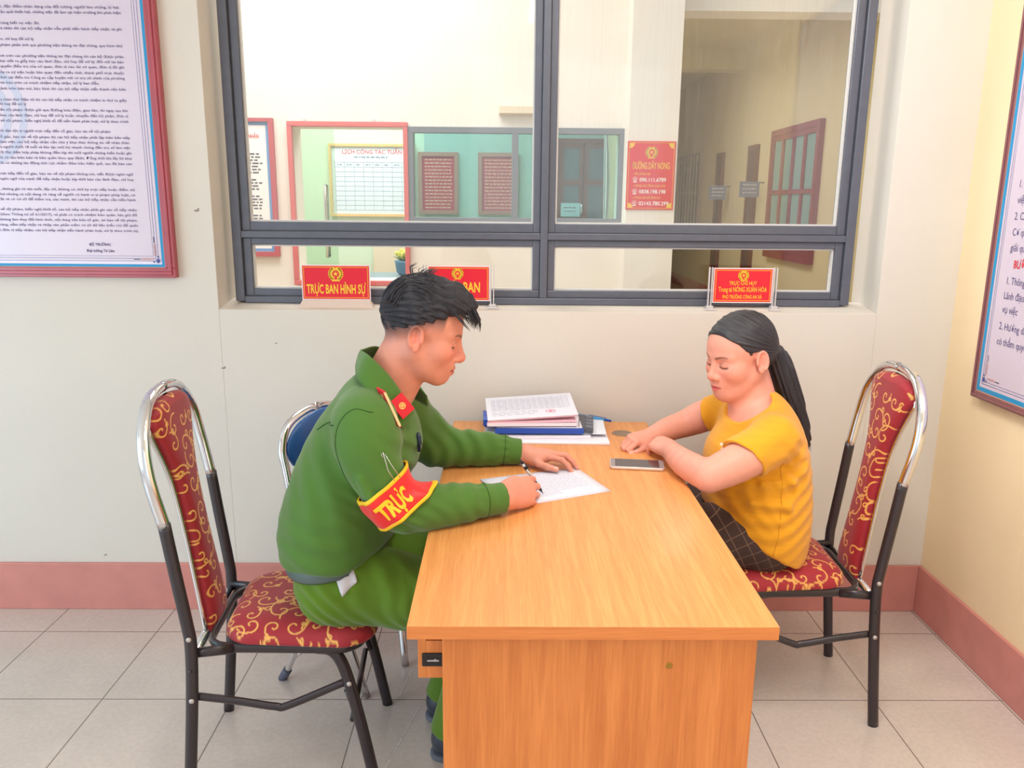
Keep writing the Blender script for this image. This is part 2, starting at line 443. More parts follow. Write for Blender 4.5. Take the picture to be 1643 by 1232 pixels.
# back wall with the window recess
b = BM(); OX0, OX1, OZ0, OZ1 = -.992, 1.315, 1.139, 2.72
box(b, -4, OX0, WY, WY+.22, 0, CEIL); box(b, OX1, WX+.2, WY, WY+.22, 0, CEIL)
box(b, OX0, OX1, WY, WY+.22, 0, OZ0); box(b, OX0, OX1, WY, WY+.22, OZ1, CEIL)
tag(obj('wall_back', b, M_wall, bevel=.0015), kind='structure')
b = BM()   # sloping plaster sill
V = [b.verts.new(p) for p in ((OX0, WY+.004, OZ0-.001), (OX1, WY+.004, OZ0-.001), (OX1, WY+.16, OZ0+.022), (OX0, WY+.16, OZ0+.022), (OX0, WY+.16, OZ0-.001), (OX1, WY+.16, OZ0-.001))]
for q in ((0, 1, 2, 3), (3, 2, 5, 4), (0, 4, 5, 1), (0, 3, 4), (1, 5, 2)): b.faces.new([V[i] for i in q])
tag(obj('trim_window_sill', b, M_wall), kind='structure')
tag(obj('wall_right', bx(WX, WX+.2, -2.6, WY, 0, CEIL), mat('cream_paint_warm_lit', srgb(244, 220, 180), .85, noise=.025, nscale=2.5, bump=.25, bscale=60)), kind='structure')  # wall cream made yellower and paler: warm light put into the paint
tag(obj('baseboard_back', bx(-4, WX-.012, WY-.012, WY, 0, .187), M_base, bevel=.003), kind='structure')
tag(obj('baseboard_right', bx(WX-.012, WX, -2.6, WY, 0, .187), M_base, bevel=.003), kind='structure')
b = BM(); 
for (x, z, s) in ((-1.043, 1.475, .006), (-.99, .93, .005), (1.305, .80, .003), (-1.48, .215, .004), (-.80, 1.02, .003)):
    Mx = frame_mat((x, WY-.0008, z), (1, 0, 0), (0, 0, 1)); disc(b, Mx, 0, 0, s*1.6, s*.6, 7)
    disc(b, Mx, s, s*.9, s*.7, s*.5, 6)
tag(obj('wall_chip_marks', b, mat('plaster_chip', srgb(150, 140, 130), .9)), 'small chips and scuffs in the cream paint of the back wall', 'wall chips', kind='stuff')

FLOOR_MARKS = ((-.295, 2.384, -.317, 2.236), (-.246, 2.200, -.315, 1.905), (-.315, 1.905, -.36, 1.72))
b = BM(); Mx = frame_mat((0, 0, .0006), (1, 0, 0), (0, 1, 0)); rgm = random.Random(6)
for (x0, y0, x1, y1) in FLOOR_MARKS:
    n = 16
    for k in range(n):
        if rgm.random() < .25: continue
        u0, u1 = k/n, (k+.8)/n; rect(b, frame_mat((x0+(x1-x0)*u0, y0+(y1-y0)*u0, .0006), (x1-x0, y1-y0, 0), (y0-y1, x1-x0, 0)), 0, math.hypot(x1-x0, y1-y0)*(u1-u0), -.0014, .0014)
tag(obj('floor_chalk_marks', b, mat('white_scuff', srgb(240, 236, 232), .8)), 'dashed white scuff lines on the floor tiles left of the desk', 'floor marks', kind='stuff')
# the window of the room
win = empty('window_1', (.145, 2.9, 1.158), None, None); win['kind'] = 'structure'
fy = WY+.1
b = BM(); X0, X1, Z0, Z1 = -.955, 1.245, 1.158, 2.70; T0, T1 = 1.358, 1.4385; C0, C1 = .104, .182; J = .058
box(b, X0, X0+J, fy, fy+.05, Z0, Z1); box(b, X1-J, X1, fy, fy+.05, Z0, Z1)
box(b, X0+J, X1-J, fy, fy+.05, Z0, Z0+.045); box(b, X0+J, X1-J, fy, fy+.05, Z1-.05, Z1)
box(b, C0, C1, fy, fy+.05, Z0+.045, Z1-.05)
box(b, X0+J, C0, fy, fy+.05, T0, T1); box(b, C1, X1-J, fy, fy+.05, T0, T1)
# raised outer lips
box(b, X0-.004, X0+.028, fy-.014, fy, Z0, Z1); box(b, X1-.028, X1+.004, fy-.014, fy, Z0, Z1); box(b, X0+.028, X1-.028, fy-.014, fy, Z0-.006, Z0+.018)
box(b, C0+.026, C1-.026, fy-.014, fy, Z0+.018, Z1); box(b, X0+.028, C0+.026, fy-.014, fy, T0+.024, T0+.048); box(b, C1-.026, X1-.028, fy-.014, fy, T0+.024, T0+.048)
rel(obj('window_frame', b, M_alu, bevel=.0025), win)
b = BM()
for (x0, x1) in ((X0+J, C0), (C1, X1-J)):
    for (z0, z1) in ((Z0+.045, T0), (T1, Z1-.05)):
        Mx = frame_mat((0, fy+.018, 0), (1, 0, 0), (0, 0, 1)); t = .0055
        box(b, x0, x1, fy+.012, fy+.03, z0, z0+t); box(b, x0, x1, fy+.012, fy+.03, z1-t, z1)
        box(b, x0, x0+t, fy+.012, fy+.03, z0+t, z1-t); box(b, x1-t, x1, fy+.012, fy+.03, z0+t, z1-t)
rel(obj('glazing_bead', b, M_bead), win)
b = BM()
for (x0, x1) in ((X0+.03, C0+.024), (C1-.024, X1-.03)):
    for z in (T0+.0225, T0+.0495): box(b, x0, x1, fy-.0015, fy+.001, z-.0012, z+.0012)
    for x in (x0, x1): box(b, x-.0012, x+.0012, fy-.0015, fy+.001, Z0+.02, Z1-.02)
    box(b, x0, x1, fy-.0015, fy+.001, Z0+.019, Z0+.0205)
rel(obj('frame_groove', b, M_groove), win)
for (x0, x1) in ((X0+J, C0), (C1, X1-J)):
    rel(obj('window_pane', bx(x0, x1, fy+.02, fy+.025, T1, Z1-.05), G_dusty), win)
    rel(obj('window_pane', bx(x0, x1, fy+.02, fy+.025, Z0+.045, T0), G_clear), win)

# ------------------------------------------------------------------ hall and corridor behind the window
HY = 5.0; CX = 3.4; CH = 3.68
tag(obj('floor_hall', bx(-5, CX+.2, WY+.22, 18.5, -.1, 0), M_tan), kind='structure')
b = BM(); OA = (-1.262, -.598, 1.035, 1.948); OB = (-.556, .70, 1.415, 1.93)
box(b, -5, OA[0], HY, HY+.2, 0, CH); box(b, OA[0], OA[1], HY, HY+.2, 0, OA[2]); box(b, OA[0], OA[1], HY, HY+.2, OA[3], CH)
box(b, OA[1], OB[0], HY, HY+.2, 0, CH); box(b, OB[0], OB[1], HY, HY+.2, 0, OB[2]); box(b, OB[0], OB[1], HY, HY+.2, OB[3], CH)
box(b, OB[1], 1.0, HY, HY+.2, 0, CH); box(b, .715, 1.0, HY-.2, HY, 0, CH)
box(b, 1.0, CX, HY, HY+.2, 2.61, CH)
tag(obj('wall_hall', b, M_hall), kind='structure')
tag(obj('ceiling_hall', bx(-5, CX+.2, WY+.22, HY, CH, CH+.1), M_ceil), kind='structure')
tag(obj('ceiling_corridor', bx(.8, CX+.2, HY, 18.5, CH, CH+.1), M_yel), kind='structure')
tag(obj('wall_corridor_right', bx(CX, CX+.2, WY+.22, 18.5, 0, CH), M_yel), kind='structure')
tag(obj('wall_corridor_left', bx(.9, 1.0, HY+.2, 18.5, 0, CH), M_yel), kind='structure')
tag(obj('wall_corridor_end', bx(1.0, CX, 18.3, 18.5, 0, CH), M_yel), kind='structure')
tag(obj('trim_corridor_beam', bx(1.0, CX, 12.0, 12.3, 3.39, CH), M_yel), kind='structure')
tag(obj('baseboard_corridor', bx(CX-.02, CX, WY+.3, 18.3, 0, .2), M_base), kind='structure')
# room beyond the hall
b = BM(); box(b, -3.2, -.72, 7.5, 7.6, 0, CH); tag(obj('wall_far_green', b, M_green), kind='structure')
b = BM(); box(b, -.72, .9, 7.5, 7.6, 0, CH); tag(obj('wall_far_teal', b, M_teal), kind='structure')
tag(obj('ceiling_far_room', bx(-3.2, .9, HY+.2, 7.6, 2.9, 3.0), M_ceil), kind='structure')

w2 = empty('window_2', (.08, HY, 1.4), None, None); w2['kind'] = 'structure'
b = BM(); x0, x1, z0, z1 = -.578, .722, 1.394, 1.95
M_alu2 = mat('grey_aluminium', srgb(120, 128, 138), .45, metal=.2)
box(b, x0, x1, HY-.03, HY+.03, z0, z0+.03); box(b, x0, x1, HY-.03, HY+.03, z1-.035, z1)
box(b, x0, x0+.036, HY-.03, HY+.03, z0+.03, z1-.035); box(b, x1-.032, x1, HY-.03, HY+.03, z0+.03, z1-.035); box(b, .045, .085, HY-.03, HY+.03, z0+.03, z1-.035)
rel(obj('window_frame', b, M_alu2, bevel=.002), w2)
rel(obj('window_pane', bx(x0+.036, .045, HY, HY+.005, z0+.03, z1-.035), G_teal), w2)
rel(obj('window_pane', bx(.085, x1-.032, HY, HY+.005, z0+.03, z1-.035), G_teal), w2)
w3 = empty('window_3', (-.93, HY, 1.0), None, None); w3['kind'] = 'structure'
b = BM(); x0, x1, z0, z1 = -1.288, -.574, 1.008, 1.974
for a in ((x0, x1, z0, z0+.03), (x0, x1, z1-.03, z1), (x0, x0+.028, z0+.03, z1-.03), (x1-.028, x1, z0+.03, z1-.03)): box(b, a[0], a[1], HY-.04, HY, a[2], a[3])
rel(obj('window_frame', b, M_pink, bevel=.004), w3)
rel(obj('window_pane', bx(OA[0], OA[1], HY+.01, HY+.015, OA[2], OA[3]), G_clear), w3)
b = BM()
for x in (-1.19, -.78): box(b, x-.012, x+.012, HY-.03, HY, z1, z1+.014)
rel(obj('frame_clip', b, M_bead), w3)

# things of the hall
def label_mats(): return None
M_paper = mat('white_paper', srgb(244, 242, 240), .7)
M_ink = mat('dark_ink', srgb(70, 72, 96), .7)
M_red = mat('sign_red', srgb(224, 22, 48), .35)
M_gold = mat('sign_gold', srgb(246, 196, 50), .4)
M_white = mat('white_print', srgb(250, 240, 236), .5)
M_redink = mat('red_ink', srgb(214, 60, 70), .7)
M_blueb = mat('blue_border', srgb(30, 146, 200), .5)
M_bluel = mat('blue_line', srgb(70, 80, 150), .6)
M_brown = mat('brown_door_wood', srgb(104, 52, 44), .5, noise=.08, nscale=6)
def greek(bm, M, x0, x1, y, h, rng, mi=0):       # a far line of print, words as small strokes
    x = x0
    while x < x1-.01:
        w = rng.uniform(.012, .04); rect(bm, M, x, min(x+w, x1), y, y+h, mi); x += w+.008
rng = random.Random(3)
t = empty('notice_poster', (-1.56, HY-.02, 1.177), 'tall notice poster with blue border and red frame, left of the pink framed window', 'poster')
b = BM(); px0, px1, pz0, pz1 = -1.78, -1.372, 1.18, 1.99
for a in ((px0, px1, pz0, pz0+.028), (px0, px1, pz1-.02, pz1), (px0, px0+.028, pz0+.028, pz1-.02), (px1-.028, px1, pz0+.028, pz1-.02)): box(b, a[0], a[1], HY-.03, HY, a[2], a[3])
rel(obj('poster_frame', b, mat('dusty_red_frame', srgb(190, 92, 100), .5)), t)
b = BM(); Mx = frame_mat((0, HY-.012, 0), (1, 0, 0), (0, 0, 1))
rect(b, Mx, px0+.02, px1-.02, pz0+.02, pz1-.015, 0); ringrect(b, Mx, px0+.03, px1-.03, pz0+.03, pz1-.022, .018, 1, .001)
y = 1.80
text(b, 'THÔNG BÁO TIẾP NHẬN', px1-.09, 1.875, .024, Mx @ Matrix.Translation((0, 0, .002)), 'R', width=.25, bold=.01, mi=2)
for blk in (7, 4, 5, 6, 6):
    for k in range(blk):
        y -= .018
        if y < 1.27: break
        greek(b, Mx @ Matrix.Translation((0, 0, .002)), px0+.07, px1-.075-rng.uniform(0, .03), y, .007, rng, 3)
    y -= .024
rel(obj('printed_sheet', b, [M_paper, mat('pale_blue_border', srgb(120, 165, 215), .6), M_redink, M_ink]), t)

t = empty('electrical_box', (.08, HY, 2.01), 'cream electrical junction box on the hall wall above the grey framed window', 'electrical box')
M_cream = mat('cream_plastic', srgb(228, 214, 190), .5)
rel(obj('box_body', bx(-.035, .195, HY-.045, HY, 2.02, 2.075), M_cream, bevel=.006), t)
rel(obj('box_lid', bx(-.03, .19, HY-.052, HY-.045, 2.026, 2.069), M_cream, bevel=.003), t)

# hotline sign on the pilaster
t = empty('hotline_sign', (.85, HY-.2, 1.48), 'upright red hotline sign with gold heading and white numbers, on the hall pilaster', 'sign')
sx0, sx1, sz0, sz1 = .711, .989, 1.48, 1.866; sy = HY-.2
rel(obj('sign_board', bx(sx0, sx1, sy-.008, sy, sz0, sz1), M_red, bevel=.0015), t)
b = BM(); Mx = frame_mat((sx0, sy-.0088, sz0), (1, 0, 0), (0, 0, 1)); w, h = sx1-sx0, sz1-sz0
ringrect(b, Mx, .008, w-.008, .008, h-.008, .0022, 0)
for (cx, cy, a) in ((.012, .012, 0), (w-.012, .012, 90), (w-.012, h-.012, 180), (.012, h-.012, 270)): disc(b, Mx, cx, cy, .028, .028, 10, 0, 0, 0, a, a+90)
emblem(b, Mx, w/2, h-.062, .062)
text(b, 'ĐƯỜNG DÂY NÓNG', w/2, h-.155, .036, Mx, 'C', width=.215, bold=.015)
for k, (s1, s2) in enumerate((('- BỘ CÔNG AN', '090.111.6789'), ('- CÔNG AN TỈNH LÀO CAI', '0838.198.198'), ('- CÔNG AN XÃ BẢN XA', '02143.780.299'))):
    y0 = h-.195-k*.067
    text(b, s1, .036, y0+.006, .012, Mx, 'L', bold=.01, width=(.10, .19, .165)[k])
    text(b, s2, .075, y0-.031, .021, Mx, 'L', bold=.02, mi=3, width=(.155, .155, .175)[k])
    text(b, '☎', .034, y0-.032, .022, Mx, 'L', mi=3, width=.03)
rel(obj('sign_print', b, [M_gold, M_red, mat('gold_shade', srgb(200, 130, 40), .5), M_white]), t)

# planner chart, plaques, door, counter in the far room
t = empty('wall_planner', (-1.25, 7.48, 1.39), 'white planner chart in a thin gold frame, seen through the pink framed window', 'chart')
b = BM(); cx0, cx1, cz0, cz1 = -1.575, -.80, 1.385, 2.02
for a in ((cx0, cx1, cz0, cz0+.022), (cx0, cx1, cz1-.022, cz1), (cx0, cx0+.022, cz0+.022, cz1-.022), (cx1-.022, cx1, cz0+.022, cz1-.022)): box(b, a[0], a[1], 7.46, 7.5, a[2], a[3])
rel(obj('chart_frame', b, mat('gold_frame', srgb(222, 180, 110), .5)), t)
b = BM(); Mx = frame_mat((0, 7.485, 0), (1, 0, 0), (0, 0, 1)); rect(b, Mx, cx0, cx1, cz0, cz1, 0); Mx = Mx @ Matrix.Translation((0, 0, .002))
text(b, 'LỊCH CÔNG TÁC TUẦN', (cx0+cx1)/2, 1.935, .034, Mx, 'C', bold=.01, mi=2)
greek(b, Mx, -1.35, -1.05, 1.90, .012, rng, 1)
for k in range(11): rect(b, Mx, cx0+.05, cx1-.04, 1.86-k*.042, 1.8625-k*.042, 1)
for k in range(9): rect(b, Mx, cx0+.05+k*.0856, cx0+.0525+k*.0856, 1.44, 1.8625, 1); k < 8 and greek(b, Mx, cx0+.07+k*.0856, cx0+.115+k*.0856, 1.835, .009, rng, 1)
rel(obj('chart_sheet', b, [mat('chart_blue_white', srgb(206, 218, 226), .6), mat('chart_line', srgb(130, 150, 170), .6), M_redink]), t)
for i, (a0, a1) in enumerate(((-.775, -.415), (-.235, .125))):
    t = empty('rules_plaque', ((a0+a1)/2, 7.48, 1.42), ('dark red rules plaque with wooden border, left one of the pair behind the teal glass', 'dark red rules plaque with wooden border, right one of the pair behind the teal glass')[i], 'plaque', group='red plaques in the far room')
    b = BM()
    for q in ((a0, a1, 1.41, 1.445), (a0, a1, 1.92, 1.955), (a0, a0+.035, 1.445, 1.92), (a1-.035, a1, 1.445, 1.92)): box(b, q[0], q[1], 7.46, 7.5, q[2], q[3])
    rel(obj('plaque_frame', b, mat('plaque_wood', srgb(170, 120, 104), .5)), t)
    b = BM(); Mx = frame_mat((0, 7.48, 0), (1, 0, 0), (0, 0, 1)); rect(b, Mx, a0+.03, a1-.03, 1.44, 1.925, 0); Mx = Mx @ Matrix.Translation((0, 0, .002))
    y = 1.885
    while y > 1.46: greek(b, Mx, a0+.06, a1-.055, y, .010, rng, 1); y -= .030
    rel(obj('plaque_board', b, [mat('plaque_red', srgb(186, 40, 66), .5), mat('plaque_gold', srgb(236, 180, 150), .5)]), t)
t = empty('door_1', (.7, 7.48, 0), None, None); t['kind'] = 'structure'
b = BM()
for a in ((.46, .50), (.93, .97)): box(b, a[0], a[1], 7.42, 7.5, 0, 2.08)
box(b, .50, .93, 7.42, 7.5, 2.04, 2.08); rel(obj('door_frame', b, M_brown), t)
for (a0, a1) in ((.5, .712), (.718, .93)):
    b = BM(); box(b, a0, a0+.035, 7.44, 7.48, 0, 2.04); box(b, a1-.035, a1, 7.44, 7.48, 0, 2.04)
    for z in (0, .9, 1.25, 1.68, 2.0): box(b, a0+.035, a1-.035, 7.44, 7.48, z, z+.045)
    box(b, a0+.035, a1-.035, 7.455, 7.465, .045, .9)
    lf = rel(obj('door_leaf', b, M_brown), t)
    rel(obj('door_pane', bx(a0+.035, a1-.035, 7.458, 7.463, .945, 2.0), mat('dark_teal_glass', srgb(60, 104, 118), .2)), t)
b = BM(); tube(b, [(.70, 7.42, 1.42), (.70, 7.40, 1.44), (.70, 7.40, 1.50), (.70, 7.42, 1.52)], .008); rel(obj('door_handle', b, mat('chrome', srgb(225, 225, 228), .12, metal=1.)), t)
t = empty('paper_notice', (.60, 7.43, 1.40), 'pale blue paper notice taped low on the brown door in the far room', 'notice')
b = BM(); box(b, .515, .69, 7.430, 7.4325, 1.40, 1.52); rel(obj('notice_sheet', b, mat('pale_blue_paper', srgb(160, 210, 222), .7)), t)
b = BM(); Mx = frame_mat((0, 7.4285, 0), (1, 0, 0), (0, 0, 1)); greek(b, Mx, .54, .665, 1.475, .008, rng); greek(b, Mx, .55, .65, 1.445, .008, rng); rel(obj('notice_print', b, M_ink), t)
# white curtain hanging beside the door, with a yellow binder edge
b = BM(); V = []
pr = [(1.000, 1.1), (1.010, 1.3), (1.03, 1.5), (1.035, 1.65), (1.02, 1.85), (.99, 2.02), (.965, 2.10)]
for i, (xr, z) in enumerate(pr):
    row = []
    for k in range(9):
        u = k/8; x = (.93-.02*(z-1.1))*(1-u)+(xr-.06)*u; row.append(b.verts.new((x*.78, 5.9+.03*math.sin(k*1.7), z)))
    V.append(row)
for i in range(len(V)-1):
    for k in range(8): b.faces.new((V[i][k], V[i][k+1], V[i+1][k+1], V[i+1][k])).smooth = True
tube(b, [(.60, 5.9, 2.10), (.60, 5.9, 2.9)], .004, 6); tube(b, [(.74, 5.9, 2.09), (.74, 5.9, 2.9)], .004, 6)
o = obj('hanging_curtain', b, mat('white_cloth', srgb(250, 250, 250), .9)); md = o.modifiers.new('s', 'SOLIDIFY'); md.thickness = .006
tag(o, 'bright white cloth hanging at the right edge of the grey framed window', 'curtain')
# counter with potted flowers and pull handle, seen in the lower pane and the pink window
t = empty('low_cabinet', (-1.0, 6.6, 0), 'beige low cabinet with a grey-blue top, seen through the pink framed window', 'cabinet')
rel(obj('cabinet_body', bx(-1.30, -.62, 6.4, 6.9, 0, .88), mat('beige_panel', srgb(222, 206, 184), .6), bevel=.004), t)
rel(obj('cabinet_top', bx(-1.34, -.60, 6.36, 6.9, .88, .93), mat('grey_blue_top', srgb(128, 150, 160), .4), bevel=.004), t)
tag(obj('trim_1', bx(-1.20, -.66, 7.46, 7.5, .5, 1.22), mat('beige_panel', srgb(222, 206, 184), .6), bevel=.003), kind='structure')
t = empty('flower_pot', (-.80, 6.6, .93), 'blue-grey pot of yellow flowers on the low cabinet behind the pink framed window', 'potted flowers')
b = BM(); lathe(b, [(.05, 0), (.075, .03), (.085, .1), (.09, .12), (.075, .12)], 20); o = obj('pot', b, mat('blue_pot', srgb(70, 120, 150), .4)); o.parent = t
b = BM()
for k in range(40):
    a, rr_, zz = rng.uniform(0, 6.28), rng.uniform(0, .085), rng.uniform(.13, .2)
    p0 = Vector((rr_*math.cos(a), rr_*math.sin(a), zz)); 
    bmesh.ops.create_icosphere(b, subdivisions=1, radius=rng.uniform(.014, .022), matrix=Matrix.Translation(p0))
o = obj('flower_heads', b, mat('yellow_petal', srgb(214, 206, 96), .7)); o.parent = t
b = BM()
for k in range(26):
    a = rng.uniform(0, 6.28); r1 = rng.uniform(.05, .1); tube(b, [(0, 0, .1), (r1*.5*math.cos(a), r1*.5*math.sin(a), .13), (r1*math.cos(a), r1*math.sin(a), .14+rng.uniform(0, .04))], [.003, .006, .001], 5)
o = obj('stems', b, mat('leaf_green', srgb(90, 130, 80), .6)); o.parent = t
t = empty('door_2', (-1.32, 5.6, 0), None, None); t['kind'] = 'structure'
rel(obj('door_pane', bx(-1.75, -1.14, 5.6, 5.608, .05, 2.3), glass('green_glass', (.86, .95, .86, 1), gl=.05)), t)
b = BM()
for dy in (-.04, .045):
    tube(b, [(-1.21, 5.604+dy*.2, 1.62), (-1.21, 5.604+dy, 1.62), (-1.21, 5.604+dy, 1.14), (-1.21, 5.604+dy*.2, 1.14)], .009, 8)
rel(obj('door_handle', b, mat('chrome', srgb(225, 225, 228), .12, metal=1.)), t)

# corridor joinery on its right wall
M_rw = mat('red_wood', srgb(140, 62, 58), .5, noise=.06, nscale=5)
def corridor_window(n, y0, y1, z0, z1, leaves, m, mg):
    t = empty(n, (CX, (y0+y1)/2, z0), None, None); t['kind'] = 'structure'
    b = BM(); e = .07
    for a in ((y0, y1, z0, z0+e), (y0, y1, z1-e, z1), (y0, y0+e, z0+e, z1-e), (y1-e, y1, z0+e, z1-e)): box(b, CX-.06, CX, *a)
    rel(obj('window_frame', b, m), t)
    W2 = (y1-y0-2*e)/leaves
    for k in range(leaves):
        a0 = y0+e+k*W2; b = BM(); s = .035
        for a in ((a0+s, a0+W2-s, z0+e, z0+e+.12), (a0+s, a0+W2-s, z1-e-.06, z1-e), (a0, a0+s, z0+e, z1-e), (a0+W2-s, a0+W2, z0+e, z1-e), (a0+s, a0+W2-s, (z0+z1)/2, (z0+z1)/2+.05)): box(b, CX-.05, CX-.01, *a)
        lf = rel(obj('window_sash', b, m), t)
        rel(obj('window_pane', bx(CX-.03, CX-.02, a0+s, a0+W2-s, z0+e, z1-e), mg), t)
    return t
corridor_window('window_4', 8.85, 10.43, .88, 2.42, 4, M_rw, mat('teal_pane', srgb(130, 170, 168), .3))
t = corridor_window('window_5', 14.15, 15.9, 1.0, 2.40, 2, mat('grey_mauve_paint', srgb(150, 132, 128), .5), mat('dim_pane', srgb(96, 92, 96), .4))
b = BM()
for k in range(7): y = 14.3+k*.24; box(b, CX-.075, CX-.062, y, y+.02, 1.05, 2.35)
rel(obj('window_bars', b, mat('pale_bars', srgb(196, 186, 176), .5)), t)
for n, (y0, y1) in (('door_3', (11.04, 11.42)), ('door_4', (12.75, 13.1))):
    t = empty(n, (CX, y0, 0), None, None); t['kind'] = 'structure'
    b = BM(); box(b, CX-.05, CX, y0, y0+.06, 0, 2.31); box(b, CX-.05, CX, y1-.06, y1, 0, 2.31); box(b, CX-.05, CX, y0+.06, y1-.06, 2.25, 2.31)
    rel(obj('door_frame', b, M_brown), t); rel(obj('door_leaf', bx(CX-.03, CX-.01, y0+.06, y1-.06, 0, 2.25), mat('dark_brown_leaf', srgb(84, 58, 58), .5)), t)
for i, (y, z, lb) in enumerate(((10.75, 1.62, 'blue-grey room sign in the corridor, beside the red shuttered window'), (12.35, 1.60, 'blue-grey room sign in the corridor between the two brown door frames'))):
    t = empty('room_sign', (CX-.15, y, z), lb, 'sign', group='blue corridor room signs')
    rel(obj('sign_plate', bx(CX-.32, CX-.06, y, y+.015, z, z+.20), mat('grey_blue_sign', srgb(120, 132, 168), .5), bevel=.002), t)
    b = BM(); Mx = frame_mat((CX-.32, y-.002, z), (1, 0, 0), (0, 0, 1))
    for q in (.15, .1, .05): greek(b, Mx, .04, .22, q, .016, rng)
    rel(obj('sign_print', b, mat('pale_print', srgb(210, 214, 226), .6)), t)
    rel(obj('wall_arm', bx(CX-.08, CX, y+.002, y+.012, z+.18, z+.195), M_groove), t)

# ------------------------------------------------------------------ desk
def wood(name, col, scale, dark=.88):
    m = mat(name, col, .38, coat=.15); nt = m.node_tree; b = nt.nodes['Principled BSDF']
    tc = nt.nodes.new('ShaderNodeTexCoord'); prev = None
    for sc, lo, d in ((scale, dark, 6), (tuple(q*5 for q in scale), .94, 3)):
        mp = nt.nodes.new('ShaderNodeMapping'); mp.inputs['Scale'].default_value = sc
        n = nt.nodes.new('ShaderNodeTexNoise'); n.inputs['Scale'].default_value = 1; n.inputs['Detail'].default_value = d; n.inputs['Distortion'].default_value = .4
        mr = nt.nodes.new('ShaderNodeMapRange'); mr.inputs[1].default_value = .36; mr.inputs[2].default_value = .62; mr.inputs[3].default_value = lo; mr.inputs[4].default_value = 1.03
        nt.links.new(tc.outputs['Object'], mp.inputs[0]); nt.links.new(mp.outputs[0], n.inputs['Vector']); nt.links.new(n.outputs[0], mr.inputs[0])
        mx = nt.nodes.new('ShaderNodeMix'); mx.data_type = 'RGBA'; mx.blend_type = 'MULTIPLY'; mx.inputs[0].default_value = 1
        if prev is None: mx.inputs[6].default_value = col
        else: nt.links.new(prev, mx.inputs[6])
        c = nt.nodes.new('ShaderNodeCombineColor')           # the grain is a little redder than the ground
        pw = nt.nodes.new('ShaderNodeMath'); pw.operation = 'POWER'; pw.inputs[1].default_value = 1.7
        p3 = nt.nodes.new('ShaderNodeMath'); p3.operation = 'POWER'; p3.inputs[1].default_value = 2.4
        nt.links.new(mr.outputs[0], c.inputs[0]); nt.links.new(mr.outputs[0], pw.inputs[0]); nt.links.new(mr.outputs[0], p3.inputs[0])
        nt.links.new(pw.outputs[0], c.inputs[1]); nt.links.new(p3.outputs[0], c.inputs[2])
        nt.links.new(c.outputs[0], mx.inputs[7]); prev = mx.outputs[2]
    nt.links.new(prev, b.inputs['Base Color']); return m
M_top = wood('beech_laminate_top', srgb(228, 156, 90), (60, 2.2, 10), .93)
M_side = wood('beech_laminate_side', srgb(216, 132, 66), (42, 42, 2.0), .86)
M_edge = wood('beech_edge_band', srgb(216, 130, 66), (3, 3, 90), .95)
DZ, DX0, DX1, DY0, DY1, DT = .7553, -.1725, .5095, 1.3265, 2.7415, .027
desk = empty('office_desk', (.168, 2.03, 0), 'orange beech laminate office desk standing end-on to the wall between the two people', 'desk')
b = BM(); box(b, DX0, DX1, DY0, DY1, DZ-DT, DZ)
b.faces.ensure_lookup_table(); b.normal_update()
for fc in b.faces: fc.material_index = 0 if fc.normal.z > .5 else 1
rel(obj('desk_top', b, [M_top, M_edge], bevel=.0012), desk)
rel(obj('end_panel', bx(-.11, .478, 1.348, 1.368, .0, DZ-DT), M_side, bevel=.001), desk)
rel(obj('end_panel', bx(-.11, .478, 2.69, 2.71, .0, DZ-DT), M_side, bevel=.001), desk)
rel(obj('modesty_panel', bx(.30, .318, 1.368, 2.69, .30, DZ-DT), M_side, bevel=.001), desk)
b = BM(); Mx = frame_mat((.315, 1.3475, .6637), (1, 0, 0), (0, 0, 1))
lathe(b, [(.0062, -.004), (.0062, .0008), (.0042, .0012), (.0036, .0004)], 20, Mx)
rel(obj('cam_lock_cap', b, mat('brass', srgb(170, 130, 60), .35, metal=.8)), desk)
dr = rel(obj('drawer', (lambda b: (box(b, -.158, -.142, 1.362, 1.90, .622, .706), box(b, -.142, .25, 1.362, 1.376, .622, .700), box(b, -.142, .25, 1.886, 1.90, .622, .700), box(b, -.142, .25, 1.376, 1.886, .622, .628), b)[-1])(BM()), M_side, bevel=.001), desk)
dr.location.x += .0; dr.location.y += .009
b = BM(); box(b, -.150, .25, 1.358, 1.370, .648, .675); sl = obj('drawer_slide', b, mat('black_steel', srgb(44, 42, 44), .35, metal=.5), bevel=.002); sl.parent = dr
b = BM(); box(b, -.140, -.118, 1.3565, 1.358, .660, .663); disc(b, frame_mat((-.125, 1.3574, .662), (1, 0, 0), (0, 0, 1)), 0, 0, .003, .003, 12)
q = obj('slide_screw', b, mat('steel', srgb(190, 190, 194), .3, metal=.9)); q.parent = dr
b = BM(); Mx = Matrix.Translation((.402, 2.592, DZ)); lathe(b, [(.034, -.001), (.034, .0016), (.031, .0028), (.027, .003), (.026, .0015), (.01, .0015)], 32, Mx)
box(b, .392, .412, 2.566, 2.592, DZ+.0018, DZ+.0026)
rel(obj('cable_grommet', b, mat('grommet_grey', srgb(140, 118, 100), .5)), desk)

